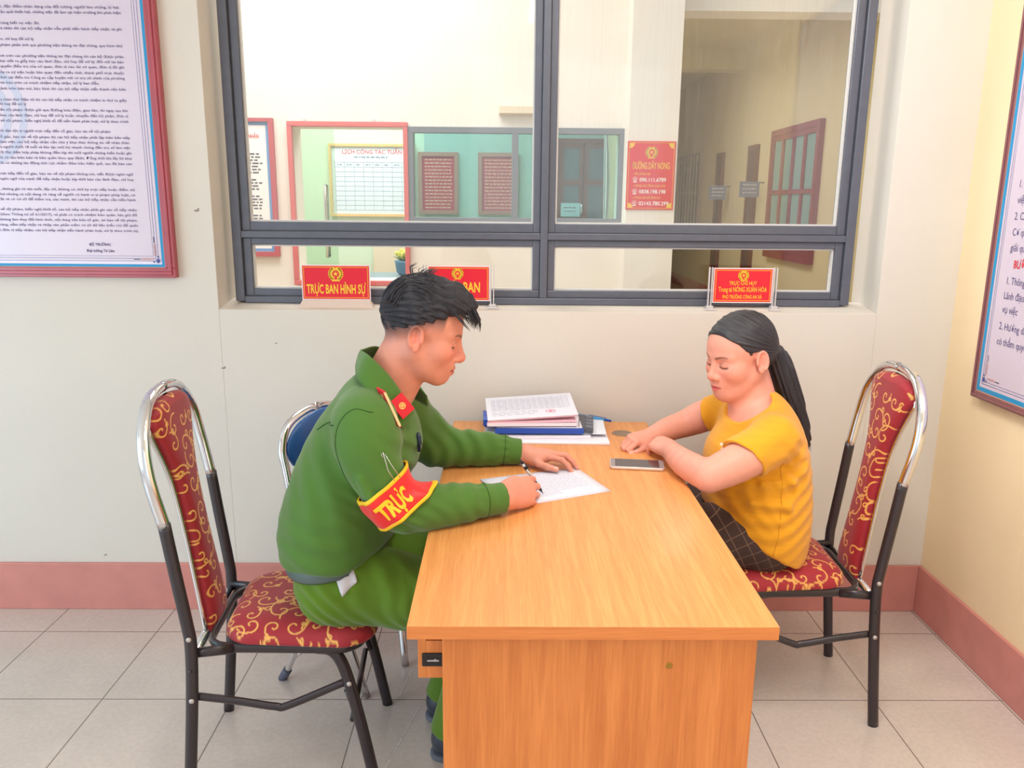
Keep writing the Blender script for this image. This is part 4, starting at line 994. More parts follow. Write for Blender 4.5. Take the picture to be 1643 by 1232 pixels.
# pile of papers and folders near the wall
M_pg = mat('page_pink', srgb(240, 196, 214), .7); M_bind = mat('royal_blue_board', srgb(24, 78, 178), .4, coat=.2); M_navy = mat('navy_cover', srgb(30, 40, 110), .4)
G_ = 'papers and folders piled at the wall end of the desk'
def fbox(name, c, sx, sy, rz, z0, z1, m, label=None, cat=None, tilt=0, parent=None, bev=.001, roll=0):
    b = BM(); Mx = Matrix.Translation((c[0], c[1], z0)) @ Matrix.Rotation(math.radians(rz), 4, 'Z') @ Matrix.Rotation(math.radians(tilt), 4, 'X') @ Matrix.Rotation(math.radians(roll), 4, 'Y')
    box(b, -sx/2, sx/2, -sy/2, sy/2, 0, z1-z0, M=Mx); o = obj(name, b, m, bevel=bev)
    if label: tag(o, label, cat, G_)
    if parent: rel(o, parent)
    return o
M_stack = mat('paper_stack', srgb(238, 234, 244), .7, noise=.1, nscale=3, stretch=(1, 1, 400))
fbox('paper_pad', (.145, 2.577), .402, .235, -1, Z+.0004, Z+.007, M_stack, 'wide lilac-white paper pad at the very bottom of the document pile', 'papers')
fbox('document_sheaf', (.115, 2.612), .335, .225, 3, Z+.0075, Z+.016, M_stack, 'sheaf of white documents lying on the bottom pad of the pile', 'papers')
o = fbox('loose_documents', (.145, 2.62), .40, .18, -3, Z+.0165, Z+.021, mat('cool_paper', srgb(226, 232, 244), .7), 'loose cool-white printed documents spread under the blue folder', 'papers')
t = empty('blue_ring_folder', (.12, 2.60, Z+.022), 'royal blue folder lying flat in the middle of the document pile', 'folder', group=G_)
fbox('folder_spine', (.12, 2.602), .290, .19, 0, Z+.0215, Z+.0395, M_bind, parent=t, bev=.002)
fbox('folder_pages', (.12, 2.607), .280, .19, 0, Z+.0398, Z+.0425, M_stack, parent=t)
t = empty('pink_notebook', (.09, 2.61, Z+.043), 'thick pink-paged notebook with navy covers, open slightly, near the top of the pile', 'notebook', group=G_)
fbox('back_cover', (.088, 2.612), .30, .20, 2, Z+.043, Z+.045, M_navy, parent=t)
fbox('page_block', (.092, 2.61), .292, .196, 2, Z+.0452, Z+.056, M_stack, parent=t)
fbox('pink_pages', (.092, 2.612), .290, .196, 2, Z+.0563, Z+.063, M_pg, parent=t, roll=-.8)
fbox('corner_binding', (-.05, 2.575), .03, .12, 2, Z+.0450, Z+.0665, M_bind, parent=t)
t = empty('printed_table_sheet', (.09, 2.61, Z+.068), 'white sheet with a printed table and small red stamp on top of the pile', 'paper', group=G_)
Mx = Matrix.Translation((.093, 2.614, Z+.0870)) @ Matrix.Rotation(math.radians(3), 4, 'Z') @ Matrix.Rotation(math.radians(-3.4), 4, 'Y') @ Matrix.Rotation(math.radians(7), 4, 'X')
b = BM(); box(b, -.148, .148, -.102, .102, -.001, .0008, M=Mx); rel(obj('paper_sheet', b, mat('paper_bright', srgb(222, 222, 234), .7)), t)
b = BM(); box(b, -.146, .146, -.100, .100, -.006, -.0014, M=Mx); rel(obj('pink_under_pages', b, M_pg), t)
b = BM(); Mp = Mx @ Matrix.Translation((0, 0, .0012))
for k in range(9): rect(b, Mp, -.13, .13, .075-k*.013, .0758-k*.013)
for k in range(14): rect(b, Mp, -.13+k*.02, -.1292+k*.02, -.03, .0758)
for k in range(8):
    for j in range(12): rect(b, Mp, -.126+j*.02, -.126+j*.02+rg.uniform(.006, .012), .067-k*.013, .0695-k*.013)
for k in range(3): greek(b, Mp, -.13, .02, -.045-k*.012, .0025, rg)
rel(obj('printed_table', b, mat('grey_print', srgb(168, 166, 186), .7)), t)
b = BM(); disc(b, Mp, .062, -.055, .017, .014, 20, 0, .0002, .86); star(b, Mp, .062, -.055, .009, .004, 5, 0, .0002); rel(obj('red_stamp', b, mat('stamp_red', srgb(226, 110, 130), .7)), t)
t = empty('desk_calculator', (.27, 2.61, Z+.03), 'dark grey calculator edge sticking out of the right side of the document pile', 'calculator')
Mx = Matrix.Translation((.272, 2.60, Z+.0285)) @ Matrix.Rotation(math.radians(-6), 4, 'Z') @ Matrix.Rotation(math.radians(8), 4, 'Y')
b = BM(); box(b, -.02, .032, -.085, .085, -.004, .012, M=Mx); rel(obj('calculator_body', b, mat('calculator_grey', srgb(78, 84, 96), .45), bevel=.003), t)
for k in range(4):
    b = BM(); box(b, .006, .029, -.078+k*.04, -.046+k*.04, .012, .0145, M=Mx); rel(obj('calculator_key', b, mat('key_grey', srgb(104, 110, 124), .45), bevel=.002), t)
t = empty('ballpoint_pen', (.30, 2.69, Z+.02), 'light blue ballpoint pen sticking out to the right behind the document pile', 'pen')
b = BM(); tube(b, [(.22, 2.705, Z+.0435), (.36, 2.69, Z+.020)], .0042, 12); rel(obj('pen_barrel', b, mat('pen_light_blue', srgb(70, 160, 220), .3)), t)
b = BM(); tube(b, [(.355, 2.6905, Z+.0208), (.378, 2.688, Z+.017)], [.0048, .0044], 12); tube(b, [(.30, 2.697, Z+.0365), (.36, 2.691, Z+.0265)], .0012, 6); rel(obj('pen_cap', b, mat('pen_dark_blue', srgb(30, 80, 170), .3)), t)

# ------------------------------------------------------------------ people
def cutp(p, pt, nrm, R=None):
    pt, nrm = np.asarray(pt, float), np.asarray(nrm, float); nrm = nrm/np.linalg.norm(nrm)
    return Pr((lambda P, g=p.f: np.maximum(g(P), (P-pt)@nrm)), p.c, p.R, p.op, p.k)
def head(fem=False):
    w = 1.03 if fem else 1.; L = []
    L += [ell((-.008, 0, .040), (.096, .077*w, .086), .02), ell((.040, 0, .036), (.053, .061*w, .058), .03), ell((.043, 0, -.028), (.050, .058*w, .060), .03)]
    jr = .004 if fem else 0
    for s in (-1, 1):
        L += [rc((-.002, s*.050, -.040), .021, (.062, s*.018, -.090), .018+jr, .03)]
        L += [ell((.055, s*.037, -.024), (.031+jr, .027+jr, .028+jr), .02)]
    L += [rc((.074, 0, -.091), .0195, (.070, 0, -.094), .019, .02), ell((.028, 0, -.068), (.045, .042, .026+jr), .03)]
    L += [ell((.080, 0, -.058), (.019, .031, .026), .02)]
    # brow, eye sockets, lids
    for s in (-1, 1):
        L += [rc((.089, s*.013, .024), .0075, (.070, s*.047, .022), .008, .015)]
        L += [ell((.098, s*.031, .001), (.014, .018, .0115), .014, '-')]
        L += [ell((.0790, s*.0315, -.0005), (.0125, .0150, .0118), .004)]
        L += [ell((.0925, s*.0325, -.0085), (.0035, .013, .0011), .002, '-')]
    # nose
    if fem: L += [rc((.088, 0, .012), .0065, (.1065, 0, -.030), .0098, .014), rc((.1085, 0, -.034), .0112, (.106, 0, -.036), .011, .008)]; na = .0155
    else: L += [rc((.090, 0, .015), .0065, (.111, 0, -.029), .0095, .014), rc((.1125, 0, -.034), .0105, (.109, 0, -.037), .0105, .008)]; na = .0140
    for s in (-1, 1):
        L += [rc((.1005, s*na, -.0385), .0082, (.095, s*na, -.040), .0075, .006), rc((.1085, s*.0062, -.0475), .0028, (.103, s*.0062, -.044), .0028, .003, '-')]
    # lips
    for s in (-1, 1):
        L += [rc((.0985, s*.003, -.0625), .0058, (.087, s*.023, -.0672), .0030, .006), rc((.0965, 0, -.0735), .0070, (.086, s*.021, -.0688), .0032, .006)]
    L += [ell((.101, 0, -.0682), (.013, .0235, .0011), .0025, '-')]
    # ears
    for s in (-1, 1):
        M = axes((.96, s*-.22, .12), (-.20, s*-.12, 1)); yc = .0775*w
        c = A3(-.008, s*(yc+.002), .0)
        L += [ell(c, (.0165, .0058, .030), .006, M=M)]
        rim = []
        for k in range(13):
            a = math.radians(-75+k*22.5) if False else math.radians(200-k*21)
            rim.append(c+M.T@np.array([-.0155*math.cos(a) if False else .0160*math.cos(a+math.pi/2+math.pi/2)*1, s*.0045, .0275*math.sin(a)]))
        L += chain(rim, [.0038]*13, .002)
        L += [ell(c+M.T@A3(.001, s*.0070, .001), (.0105, .0068, .0205), .002, '-', M=M), rc(c+M.T@A3(-.004, s*.0035, .012), .0022, c+M.T@A3(-.004, s*.0035, -.010), .0024, .002)]
        L += [ell(c+M.T@A3(.002, s*.0005, -.0265), (.0075, .0045, .0085), .006, M=M), rc(c+M.T@A3(.0135, s*.003, -.005), .0038, c+M.T@A3(.0125, s*.003, .006), .003, .004)]
    return L
def hand(W, d, n, side, curl, tdirs, sc=1., spread=(.10, .03, -.04, -.12), base=.0):
    """wrist W, finger direction d, back-of-hand normal n; side +1 right, -1 left; curl: 4 x 3 joint angles"""
    W, d, n = [np.asarray(q, float) for q in (W, d, n)]; d = d/np.linalg.norm(d); n = n-d*(n@d); n = n/np.linalg.norm(n)
    t = side*np.cross(n, d); B = np.stack([d, t, n])        # rows
    g = lambda x, y, z: W+sc*(np.array([x, y, z])@B); L = []; nails = []
    K = [(.086, .027, .001), (.090, .009, .004), (.085, -.0095, .002), (.076, -.0265, -.003)]
    rk = [.0112, .0112, .0106, .0096]; wy = [.014, .006, -.004, -.013]
    for (x, y, z), r, w in zip(K, rk, wy): L.append(rc(g(-.005, w, 0), .0175*sc, g(x, y, z-.001), r*sc, .016))
    L.append(ell(g(.050, .0, -.004), (.040*sc, .034*sc, .0155*sc), .015, M=B))
    L.append(rc(g(.016, .018, -.007), .0155*sc, g(.052, .033, -.012), .0125*sc, .02))
    LEN = [(.041, .0235, .019), (.045, .027, .020), (.042, .0255, .0195), (.034, .019, .0175)]; RF = [.0093, .0095, .0090, .0080]
    for i in range(4):
        p = g(*K[i]); a = 0; sp = spread[i]
        for j in range(3):
            a += math.radians(curl[i][j]); dr = np.array([math.cos(a), sp*max(0, math.cos(a)), -math.sin(a)]); dr /= np.linalg.norm(dr)
            q = p+sc*LEN[i][j]*(dr@B); r0, r1 = RF[i]*(1-.09*j)*sc, RF[i]*(1-.09*(j+1))*sc
            L.append(rc(p, r0, q, r1, .004 if j == 0 else .003))
            if j == 2:
                nn = (np.array([math.sin(a), 0, math.cos(a)]))@B; nails.append((q+nn*r1*.75, .0062*sc))
            p = q
    p = g(.026, .024, -.008); r = [.0130, .0108, .0098, .0082]
    for j, (v, l) in enumerate(zip(tdirs, (.042, .032, .027))):
        v = np.asarray(v, float); v = v/np.linalg.norm(v); q = p+sc*l*(v@B); L.append(rc(p, r[j]*sc, q, r[j+1]*sc, .008 if j == 0 else .003)); p = q
    nails.append((p+(np.array([0, .5, .85])@B)*.0065*sc, .0068*sc))
    return L, nails
def wave(P, d, f, ph=0.): return np.sin(P@(np.asarray(d, float)*f)+ph)
def gauss(P, c, r): return np.exp(-((P-np.asarray(c, float))**2).sum(1)/(r*r))
def skin_paint(O, M, fem, nails, base):
    sk = np.array(base)[:3]; lip = np.array(srgb(206, 92, 96) if fem else srgb(196, 104, 98))[:3]; hairc = np.array(srgb(44, 34, 36))[:3]
    flush = np.array(srgb(236, 128, 112))[:3]
    def f(V):
        C = np.tile(sk, (len(V), 1)); q = (V-O)@M.T; x, y, z = q.T; ay = np.abs(y)
        def mixc(c, w): C[:] = C*(1-w[:, None])+np.array(c)[None]*w[:, None]
        mixc(flush, .32*np.exp(-(((x-.075)/.04)**2+((ay-.042)/.022)**2+((z+.026)/.024)**2)))
        mixc(flush, .25*np.exp(-(((x-.112)/.02)**2+(y/.02)**2+((z+.035)/.018)**2)))
        mixc(flush, .40*np.exp(-(((x+.008)/.028)**2+((ay-.084)/.010)**2+(z/.035)**2)))
        # lips
        hw = .0245; cz = -.068; u = np.clip(ay/hw, 0, 1); top = cz+.0078*(1-u**1.6)-.0016*np.exp(-(ay/.004)**2); bot = cz-.0098*(1-u**2)
        w = sstep(z, bot-.001, bot+.001)*(1-sstep(z, top-.001, top+.001))*(ay < hw)*(x > .07); mixc(lip, w*.85)
        w = np.exp(-((z-cz)/.0010)**2)*(ay < hw)*(x > .07); mixc(np.array(srgb(120, 50, 52))[:3], w*.8)
        # brows
        bz = .0185+.006*np.sin(np.clip((ay-.012)/.036, 0, 1)*math.pi*.75); th = .0038*(1-.5*np.clip((ay-.012)/.038, 0, 1))
        w = np.exp(-((z-bz)/th)**4)*sstep(ay, .010, .014)*(1-sstep(ay, .046, .052))*(x > .05); mixc(hairc, w*(.70 if fem else .8))
        # lash line of the lowered lids and the lid crease
        lz = -.0085+.0035*((ay-.032)/.013)**2*.6; w = np.exp(-((z-lz)/.0026)**2)*sstep(ay, .014, .019)*(1-sstep(ay, .047, .051))*(x > .04); mixc(hairc, w*.95)
        lz = .0065-.004*((ay-.032)/.013)**2; w = np.exp(-((z-lz)/.0016)**2)*sstep(ay, .016, .020)*(1-sstep(ay, .045, .049))*(x > .04); mixc(np.array(srgb(150, 84, 74))[:3], w*.55)
        if not fem:     # clipped hair on the sides and the nape
            edge = .030-.62*np.clip(-(x-.02), 0, .12)+.10*np.clip(x-.02, 0, .05)
            w = sstep(z, edge-.020, edge+.030)*(1-sstep(x, .050, .058))*(ay > .0)*(x < .06); side = ((ay > .045) | (x < -.02)); mixc(np.array(srgb(66, 54, 58))[:3], w*.82*side)
        for c, r in nails:
            w = 1-sstep(np.sqrt(((V-c)**2).sum(1)), r*.7, r); mixc(np.array(srgb(240, 190, 178))[:3], w*.5)
        return C
    return f
M_skin = mat('skin', (1, 1, 1, 1), .48, attr='col', noise=.03, nscale=60, bump=.12, bscale=900, sss=.12, spec=.4)

# ---- the officer writing
t_man = None
OM = A3(-.204, 1.952, 1.193); pit, yaw = math.radians(15), math.radians(3)
MM = axes((math.cos(pit)*math.cos(yaw), math.cos(pit)*math.sin(yaw), -math.sin(pit)), (0, 0, 1))
def man_torso(o):
    P = [(-.428, 1.96, .62), (-.428, 1.96, .68), (-.400, 1.96, .79), (-.366, 1.96, .90), (-.330, 1.96, 1.00)]
    L = squash(chain(P, [r+o for r in (.132, .136, .130, .112, .078)], .03, sub=3), (-.4, 1.96, .8), (1, 1.27, 1))
    L += [rc((-.318, 1.818, .998), .064+o, (-.322, 1.90, 1.030), .056+o, .04), rc((-.318, 2.102, .998), .064+o, (-.322, 2.02, 1.030), .056+o, .04), ell((-.290, 1.96, .92), (.085+o, .125+o, .10+o), .05)]
    L += [rc((-.335, 1.96, 1.03), .050+o, (-.305, 1.955, 1.070), .048+o, .05)]
    return L
SH_R = [(-.318, 1.800, 1.005), (-.292, 1.768, .905), (-.238, 1.766, .802)]; FA_R = [(-.238, 1.766, .802), (-.10, 1.822, .797), (.012, 1.875, .796)]
SH_L = [(-.305, 2.120, 1.005), (-.265, 2.185, .91), (-.195, 2.238, .815)]; FA_L = [(-.195, 2.238, .815), (-.07, 2.255, .803), (.062, 2.262, .790)]
body = [Pr(p.f, p.c, p.R, p.op, p.k) for p in local(head(), OM, MM)]
neck = rc(OM+A3(-.028, 0, -.045)@MM, .055, (-.300, 1.957, 1.045), .062, .022)
neck2 = rc(OM+A3(.012, 0, -.062)@MM, .034, (-.262, 1.957, 1.050), .045, .03)
body = [neck, neck2]+body
body += [Pr(p.f, p.c, p.R, p.op, p.k) for p in man_torso(-.030)]
for A_, r_ in ((SH_R, (.055, .047, .042)), (SH_L, (.055, .047, .042))): body += chain(A_, r_, .02)
for A_, r_ in ((FA_R, (.034, .029, .0255)), (FA_L, (.034, .029, .0255))): body += chain(A_, r_, .015)
TH = [((-.42, 1.895, .545), (-.02, 1.895, .525)), ((-.42, 2.03, .545), (-.02, 2.085, .525))]
AN = [(-.135, 1.965, .085), (-.165, 2.135, .085)]
for (h_, k_), a_ in zip(TH, AN):
    body += [rc(h_, .082, k_, .056, .03), rc(k_, .052, a_, .034, .02), rc(a_, .036, (a_[0]+.13, a_[1]-.005, .045), .026, .02)]
hr, nl1 = hand((.004, 1.870, .800), (.74, .66, -.05), (.50, -.62, .60), 1, [(26, 48, 26), (30, 84, 40), (34, 90, 44), (36, 92, 45)], [(.85, .15, -.50), (.80, .0, -.62), (.88, -.1, -.50)], 1.05, (.05, .0, -.03, -.06))
hl, nl2 = hand((.062, 2.262, .788), (.93, -.26, .03), (.03, .03, 1), -1, [(8, 34, 14), (2, 40, 14), (4, 40, 16), (8, 40, 16)], [(.78, .60, -.16), (.93, .34, -.18), (.98, .10, -.16)], .98, (.12, .02, -.08, -.18))
body += hr+hl
paint = skin_paint(OM, MM, False, nl1+nl2, srgb(218, 146, 124))
V, F = surf(body, (-.62, 1.66, -.0), (.26, 2.36, 1.36), .0022)
man = mesh_np('person', V, F, M_skin, None, paint, 1)
tag(man, 'person in a green long-sleeved uniform seated at the desk, head bowed, writing on paper', 'person')

# shirt
M_shirt = mat('green_uniform_cloth', srgb(72, 114, 36), .85, noise=.035, nscale=7, bump=.18, bscale=700, sheen=.2)
M_trous = mat('trouser_cloth_yellow_lit', srgb(86, 122, 12), .85, noise=.035, nscale=7, bump=.18, bscale=700, sheen=.2)  # uniform green turned yellower: warm light put into the cloth colour
shirt = man_torso(0)
shirt += chain([(-.318, 1.797, .998), (-.302, 1.772, .925), (-.274, 1.764, .86), (-.240, 1.766, .808)], (.066, .061, .055, .050), .014, sub=3)
shirt += [rc((-.330, 1.83, 1.0), .060, (-.318, 1.790, .97), .062, .06)]
shirt += chain([(-.240, 1.766, .806), (-.16, 1.796, .803), (-.06, 1.840, .800)], (.051, .048, .041), .02, sub=3)
dR = np.array(FA_R[2])-np.array(FA_R[1]); dR /= np.linalg.norm(dR)
shirt += [cutp(rc((-.062, 1.840, .799), .0405, (.03, 1.883, .797), .037, .006), (.003, 1.871, .797), dR)]
shirt += chain([(-.300, 2.125, 1.0), (-.272, 2.185, .92), (-.235, 2.222, .86), (-.19, 2.240, .815)], (.068, .066, .062, .054), .03, sub=3)
shirt += chain([(-.19, 2.240, .814), (-.09, 2.253, .806), (.0, 2.260, .799)], (.053, .047, .041), .02, sub=3)
dL = np.array(FA_L[2])-np.array(FA_L[1]); dL /= np.linalg.norm(dL)
shirt += [cutp(rc((-.02, 2.258, .800), .0405, (.08, 2.262, .792), .0375, .006), (.054, 2.262, .792), dL)]
def foldseg(pts, r, k=.012, op='+'): return chain(pts, r, k, op)
# modelled creases: elbow, cuff gathers, armhole seam, blousing over the belt
shirt += foldseg([(-.300, 1.712, .86), (-.235, 1.708, .815), (-.185, 1.736, .79)], (.004, .009, .004), .02)
shirt += foldseg([(-.315, 1.705, .90), (-.285, 1.700, .84), (-.262, 1.712, .79)], (.003, .007, .003), .02)
shirt += foldseg([(-.215, 1.72, .845), (-.185, 1.745, .848), (-.16, 1.76, .84)], (.003, .008, .003), .015)
for k in range(5):
    a = k*.55-.6; shirt += foldseg([(-.085, 1.828-.040*math.cos(a), .80+.040*math.sin(a)), (-.045, 1.848-.039*math.cos(a), .80+.039*math.sin(a))], (.002, .0045), .008)
    shirt += foldseg([(-.03, 2.257-.040*math.cos(a), .802+.040*math.sin(a)), (.012, 2.26-.039*math.cos(a), .80+.039*math.sin(a))], (.002, .0045), .008)
seam_c = A3(-.316, 1.845, .985)
ring = [(-.37+.005*math.cos(a)*0+.075*math.cos(a)+.04, 1.853-.012*math.sin(a*1), .985+.078*math.sin(a)) for a in np.linspace(math.radians(60), math.radians(250), 14)]
shirt += chain(ring, [.0045]*14, .006, '-')
shirt += [ell((-.262, 1.96, 1.105), (.068, .050, .065), .012, '-')]       # neck opening
def shirt_disp(P):
    w = .0030*wave(P, (.6, .3, .8), 150, 2.2*np.sin(P[:, 2]*31)+P[:, 0]*19)*gauss(P, (-.25, 1.74, .83), .12)
    w += .0034*wave(P, (.45, .2, 1), 105, 2.4*np.sin(P[:, 0]*17+P[:, 1]*9))*gauss(P, (-.46, 1.82, .66), .13)
    w += .0022*wave(P, (1, -.2, .5), 90, 2*np.sin(P[:, 2]*13))*gauss(P, (-.45, 1.80, .85), .14)
    w += .0038*wave(P, (.9, .2, .35), 140, 2*np.sin(P[:, 2]*36))*gauss(P, (-.14, 2.22, .84), .13)
    w += .0024*wave(P, (.9, .3, .2), 150, 2.2*np.sin(P[:, 2]*40))*gauss(P, (-.09, 1.80, .82), .09)
    w += .0045*wave(P, (.5, .2, .9), 110, 1.8*np.sin(P[:, 0]*23))*gauss(P, (-.27, 1.86, .92), .10)
    return w
shirt += [cutp(Pr(lambda P: np.full(len(P), -BIG), (-.4, 1.96, .6), .01), (0, 0, 0), (1, 0, 0))][:0]
sh_full = shirt+[Pr(lambda P: (.602+.10*np.clip(1.96-P[:, 1], 0, .2)+.55*np.clip(P[:, 0]+.39, 0, .15)-P[:, 2]), (-.42, 1.96, .5), 2., '&', .02)]
V, F = surf(sh_full, (-.64, 1.64, .50), (.12, 2.36, 1.14), .0038, shirt_disp)
o_sh = mesh_np('shirt', V, F, M_shirt, man, None, 1)

def project(prs, p, dirv, tmax=.3, off=.0015, disp=None):
    """walk from p along dirv to the surface of prs"""
    p = np.asarray(p, float); d = np.asarray(dirv, float); d = d/np.linalg.norm(d); t = 0.
    for _ in range(60):
        q = p+d*t; s = ev(prs, q[None])[0]+(disp(q[None])[0] if disp else 0)
        if s < off+.0002: break
        t += max((s-off)*.7, .0004)
        if t > tmax: break
    return p+d*t
# placket / yoke seam and breast pocket lines laid on the cloth, seen from the near side
def seam_line(prs, pts, r, name, m, parent, disp, vd=(0, 1, 0)):
    b = BM(); Q = [project(prs, p, vd, .4, .0004, disp) for p in cr(pts, 6)]; tube(b, [tuple(q) for q in Q], r, 6); return obj(name, b, m, parent)
M_seam = mat('dark_green_seam', srgb(48, 84, 30), .9)
seam_line(shirt, [(-.452, 1.60, .965), (-.42, 1.60, .99), (-.385, 1.60, 1.012)], .0014, 'yoke_seam', M_seam, o_sh, shirt_disp)

seam_line(shirt, [(-.292, 1.60, 1.046), (-.335, 1.60, 1.052), (-.366, 1.60, 1.025), (-.377, 1.60, .98), (-.368, 1.60, .92), (-.348, 1.60, .868)], .0011, 'armhole_seam', M_seam, o_sh, shirt_disp)
def ring_seam(c, ax, name, r=.001):
    c = np.array(c, float); ax = np.array(ax, float); ax /= np.linalg.norm(ax); u = np.cross(ax, A3(0, 0, 1)); u /= np.linalg.norm(u); v = np.cross(ax, u); P = []
    for a in np.linspace(0, 2*math.pi, 40, endpoint=False):
        d = u*math.cos(a)+v*math.sin(a); t = .02
        while t < .08:
            q = c+d*t
            if ev(shirt, q[None])[0]+shirt_disp(q[None])[0] > 0: break
            t += .0006
        P.append(tuple(c+d*(t+.0002)))
    b = BM(); tube(b, P, r, 6, closed=True); return obj(name, b, M_seam, o_sh)
ring_seam((-.046, 1.848, .799), dR, 'cuff_seam'); ring_seam((.004, 2.260, .797), dL, 'cuff_seam')

# collar: two leaves folded over
M_coll = M_shirt
def strip(name, top, bot, th, m, parent, n=26):
    T = cr(top, n//(len(top)-1)); B_ = cr(bot, n//(len(bot)-1)); N_ = min(len(T), len(B_)); b = BM(); R_ = []
    for i in range(N_):
        R_.append([b.verts.new(tuple(T[i]*(1-v)+B_[i]*v+np.array([0, 0, .006*math.sin(v*math.pi)]))) for v in np.linspace(0, 1, 7)])
    for i in range(N_-1):
        for k in range(6): b.faces.new((R_[i][k], R_[i][k+1], R_[i+1][k+1], R_[i+1][k])).smooth = True
    o = obj(name, b, m, parent); md = o.modifiers.new('t', 'SOLIDIFY'); md.thickness = th; md.offset = 0; return o
strip('collar', [(-.352, 1.957, 1.150), (-.318, 1.892, 1.146), (-.272, 1.874, 1.104), (-.236, 1.872, 1.052), (-.212, 1.880, 1.012)], [(-.366, 1.957, 1.108), (-.345, 1.868, 1.094), (-.306, 1.834, 1.060), (-.270, 1.826, 1.016), (-.238, 1.840, .982)], .004, M_coll, o_sh)
strip('collar', [(-.352, 1.957, 1.150), (-.318, 2.022, 1.146), (-.272, 2.038, 1.104), (-.226, 2.024, 1.050), (-.196, 2.006, 1.022)], [(-.366, 1.957, 1.108), (-.345, 2.046, 1.094), (-.306, 2.080, 1.060), (-.250, 2.074, 1.010), (-.196, 2.044, .985)], .004, M_coll, o_sh)
# red collar tab with a gold badge
def on_quad(Pq, u, v): a, c, d, e = [np.array(p, float) for p in Pq]; return (a*(1-u)+c*u)*(1-v)+(e*(1-u)+d*u)*v
TQ = [(-.243, 1.836, 1.003), (-.217, 1.856, 1.024), (-.2345, 1.862, 1.071), (-.2585, 1.842, 1.052)]
TQ = [tuple(np.array(q)+np.array([0, -.006, 0])) for q in TQ]
ce = np.mean(TQ, 0); ru = Vector(np.array(TQ[1])-np.array(TQ[0])); up = Vector(np.array(TQ[3])-np.array(TQ[0])); Mx = frame_mat(ce, ru, up-ru.normalized()*up.dot(ru.normalized()))
wq, hq = ru.length, up.length
b = BM(); box(b, -wq/2, wq/2, -hq/2, hq/2, -.0015, .0015, M=Mx); o_tab = obj('collar_tab', b, mat('tab_red', srgb(214, 20, 44), .6), o_sh, bevel=.0008)
b = BM(); Mt = Mx @ Matrix.Translation((0, 0, .0017)); disc(b, Mt, 0, 0, .0085, .0085, 16, 0, .0, .72); star(b, Mt, 0, 0, .006, .0028, 5, 0, .0006)
for s in (-1, 1): rect(b, Mt @ Matrix.Rotation(s*.7, 4, 'Z'), -.007, .007, -.0010, .0010, 0, .0003)
b2 = obj('tab_badge', b, mat('badge_gold', srgb(226, 190, 110), .35, metal=.3)); b2.parent = o_tab
# shoulder board, seen nearly edge-on
p0, p1 = A3(-.286, 1.838, 1.082), A3(-.244, 1.796, 1.006); dr_ = p1-p0; wv = A3(-.45, .50, .10); wv /= np.linalg.norm(wv)
Mx = frame_mat((p0+p1)/2-A3(0, .012, 0), Vector(dr_), Vector(wv)); Lb = np.linalg.norm(dr_)
b = BM(); box(b, -Lb/2, Lb/2, -.016, .016, -.004, .004, M=Mx); o_bd = obj('shoulder_board', b, mat('tab_red', srgb(214, 20, 44), .6), o_sh, bevel=.002)
b = BM()
box(b, -Lb/2+.004, Lb/2-.004, -.0165, -.013, -.0045, .0045, M=Mx)
for k in range(3): star(b, Mx @ Matrix.Translation((0, 0, .0048)), -.03+k*.024, 0, .008, .0035, 5)
for k in range(3): star(b, Mx @ Matrix.Translation((0, 0, -.0048)), -.03+k*.024, 0, .008, .0035, 5)
b2 = obj('gold_braid', b, mat('badge_gold2', srgb(232, 190, 140), .4, metal=.2)); b2.parent = o_bd

# armband: follows the sleeve
M_ab = mat('armband_red', srgb(226, 24, 26), .5, noise=.03, nscale=20, sheen=.2); M_aby = mat('armband_yellow', srgb(248, 196, 32), .55)
ac = A3(-.248, 1.766, .843); aa = A3(.60, .02, -.80); aa /= np.linalg.norm(aa); au = np.cross(aa, A3(0, 1, 0)); au /= np.linalg.norm(au); av = np.cross(aa, au)
if av[1] > 0: av = -av
# angle 0 faces the camera (-y)
sleeve = [p for p in shirt if True]
_rc = {}
def band_pt(th, s, off):
    c = ac+aa*s; d = av*math.cos(th)+au*math.sin(th)
    key = (round(th, 3), round(s, 4))
    t = .03
    for _ in range(80):
        q = c+d*t; v = ev(arm_only, q[None])[0]+shirt_disp(q[None])[0]
        if v > 0: break
        t += .002
    return c+d*(t+off)
arm_only = [p for p in shirt if p.c[1] < 1.87 and p.c[0] > -.34 and p.R < .2 and p.op == '+']
ths = np.linspace(-math.pi, math.pi, 73)[:-1]; ss = np.linspace(-.048, .040, 23)
RAD = np.array([[np.linalg.norm(band_pt(t_, s_, .0)-(ac+aa*s_)) for s_ in ss] for t_ in ths])
for _ in range(3): RAD = (np.roll(RAD, 1, 0)+RAD+np.roll(RAD, -1, 0))/3; RAD[:, 1:-1] = (RAD[:, 2:]+RAD[:, 1:-1]+RAD[:, :-2])/3
RAD = np.clip(RAD, .045, .105)
def bandsurf(th, s, off):
    i = (th+math.pi)/(2*math.pi)*72; i0 = int(math.floor(i)) % 72; fi = i-math.floor(i); j = np.clip((s-ss[0])/(ss[-1]-ss[0])*22, 0, 21.999); j0 = int(j); fj = j-j0
    r = (RAD[i0, j0]*(1-fi)+RAD[(i0+1) % 72, j0]*fi)*(1-fj)+(RAD[i0, j0+1]*(1-fi)+RAD[(i0+1) % 72, j0+1]*fi)*fj
    return ac+aa*s+(av*math.cos(th)+au*math.sin(th))*(r+off)
def bandmesh(name, s0, s1, off, m, parent, n=10):
    rows = []
    S_ = list(np.linspace(s0, s1, n))
    for s_ in S_: rows.append([bandsurf(t_, s_, off) for t_ in ths])
    inner = [[bandsurf(t_, s_, off-.0055) for t_ in ths] for s_ in S_[::-1]]
    G = np.array(inner[-1:]+rows+inner[:1])
    return grid_obj(name, G, m, parent, None, True)
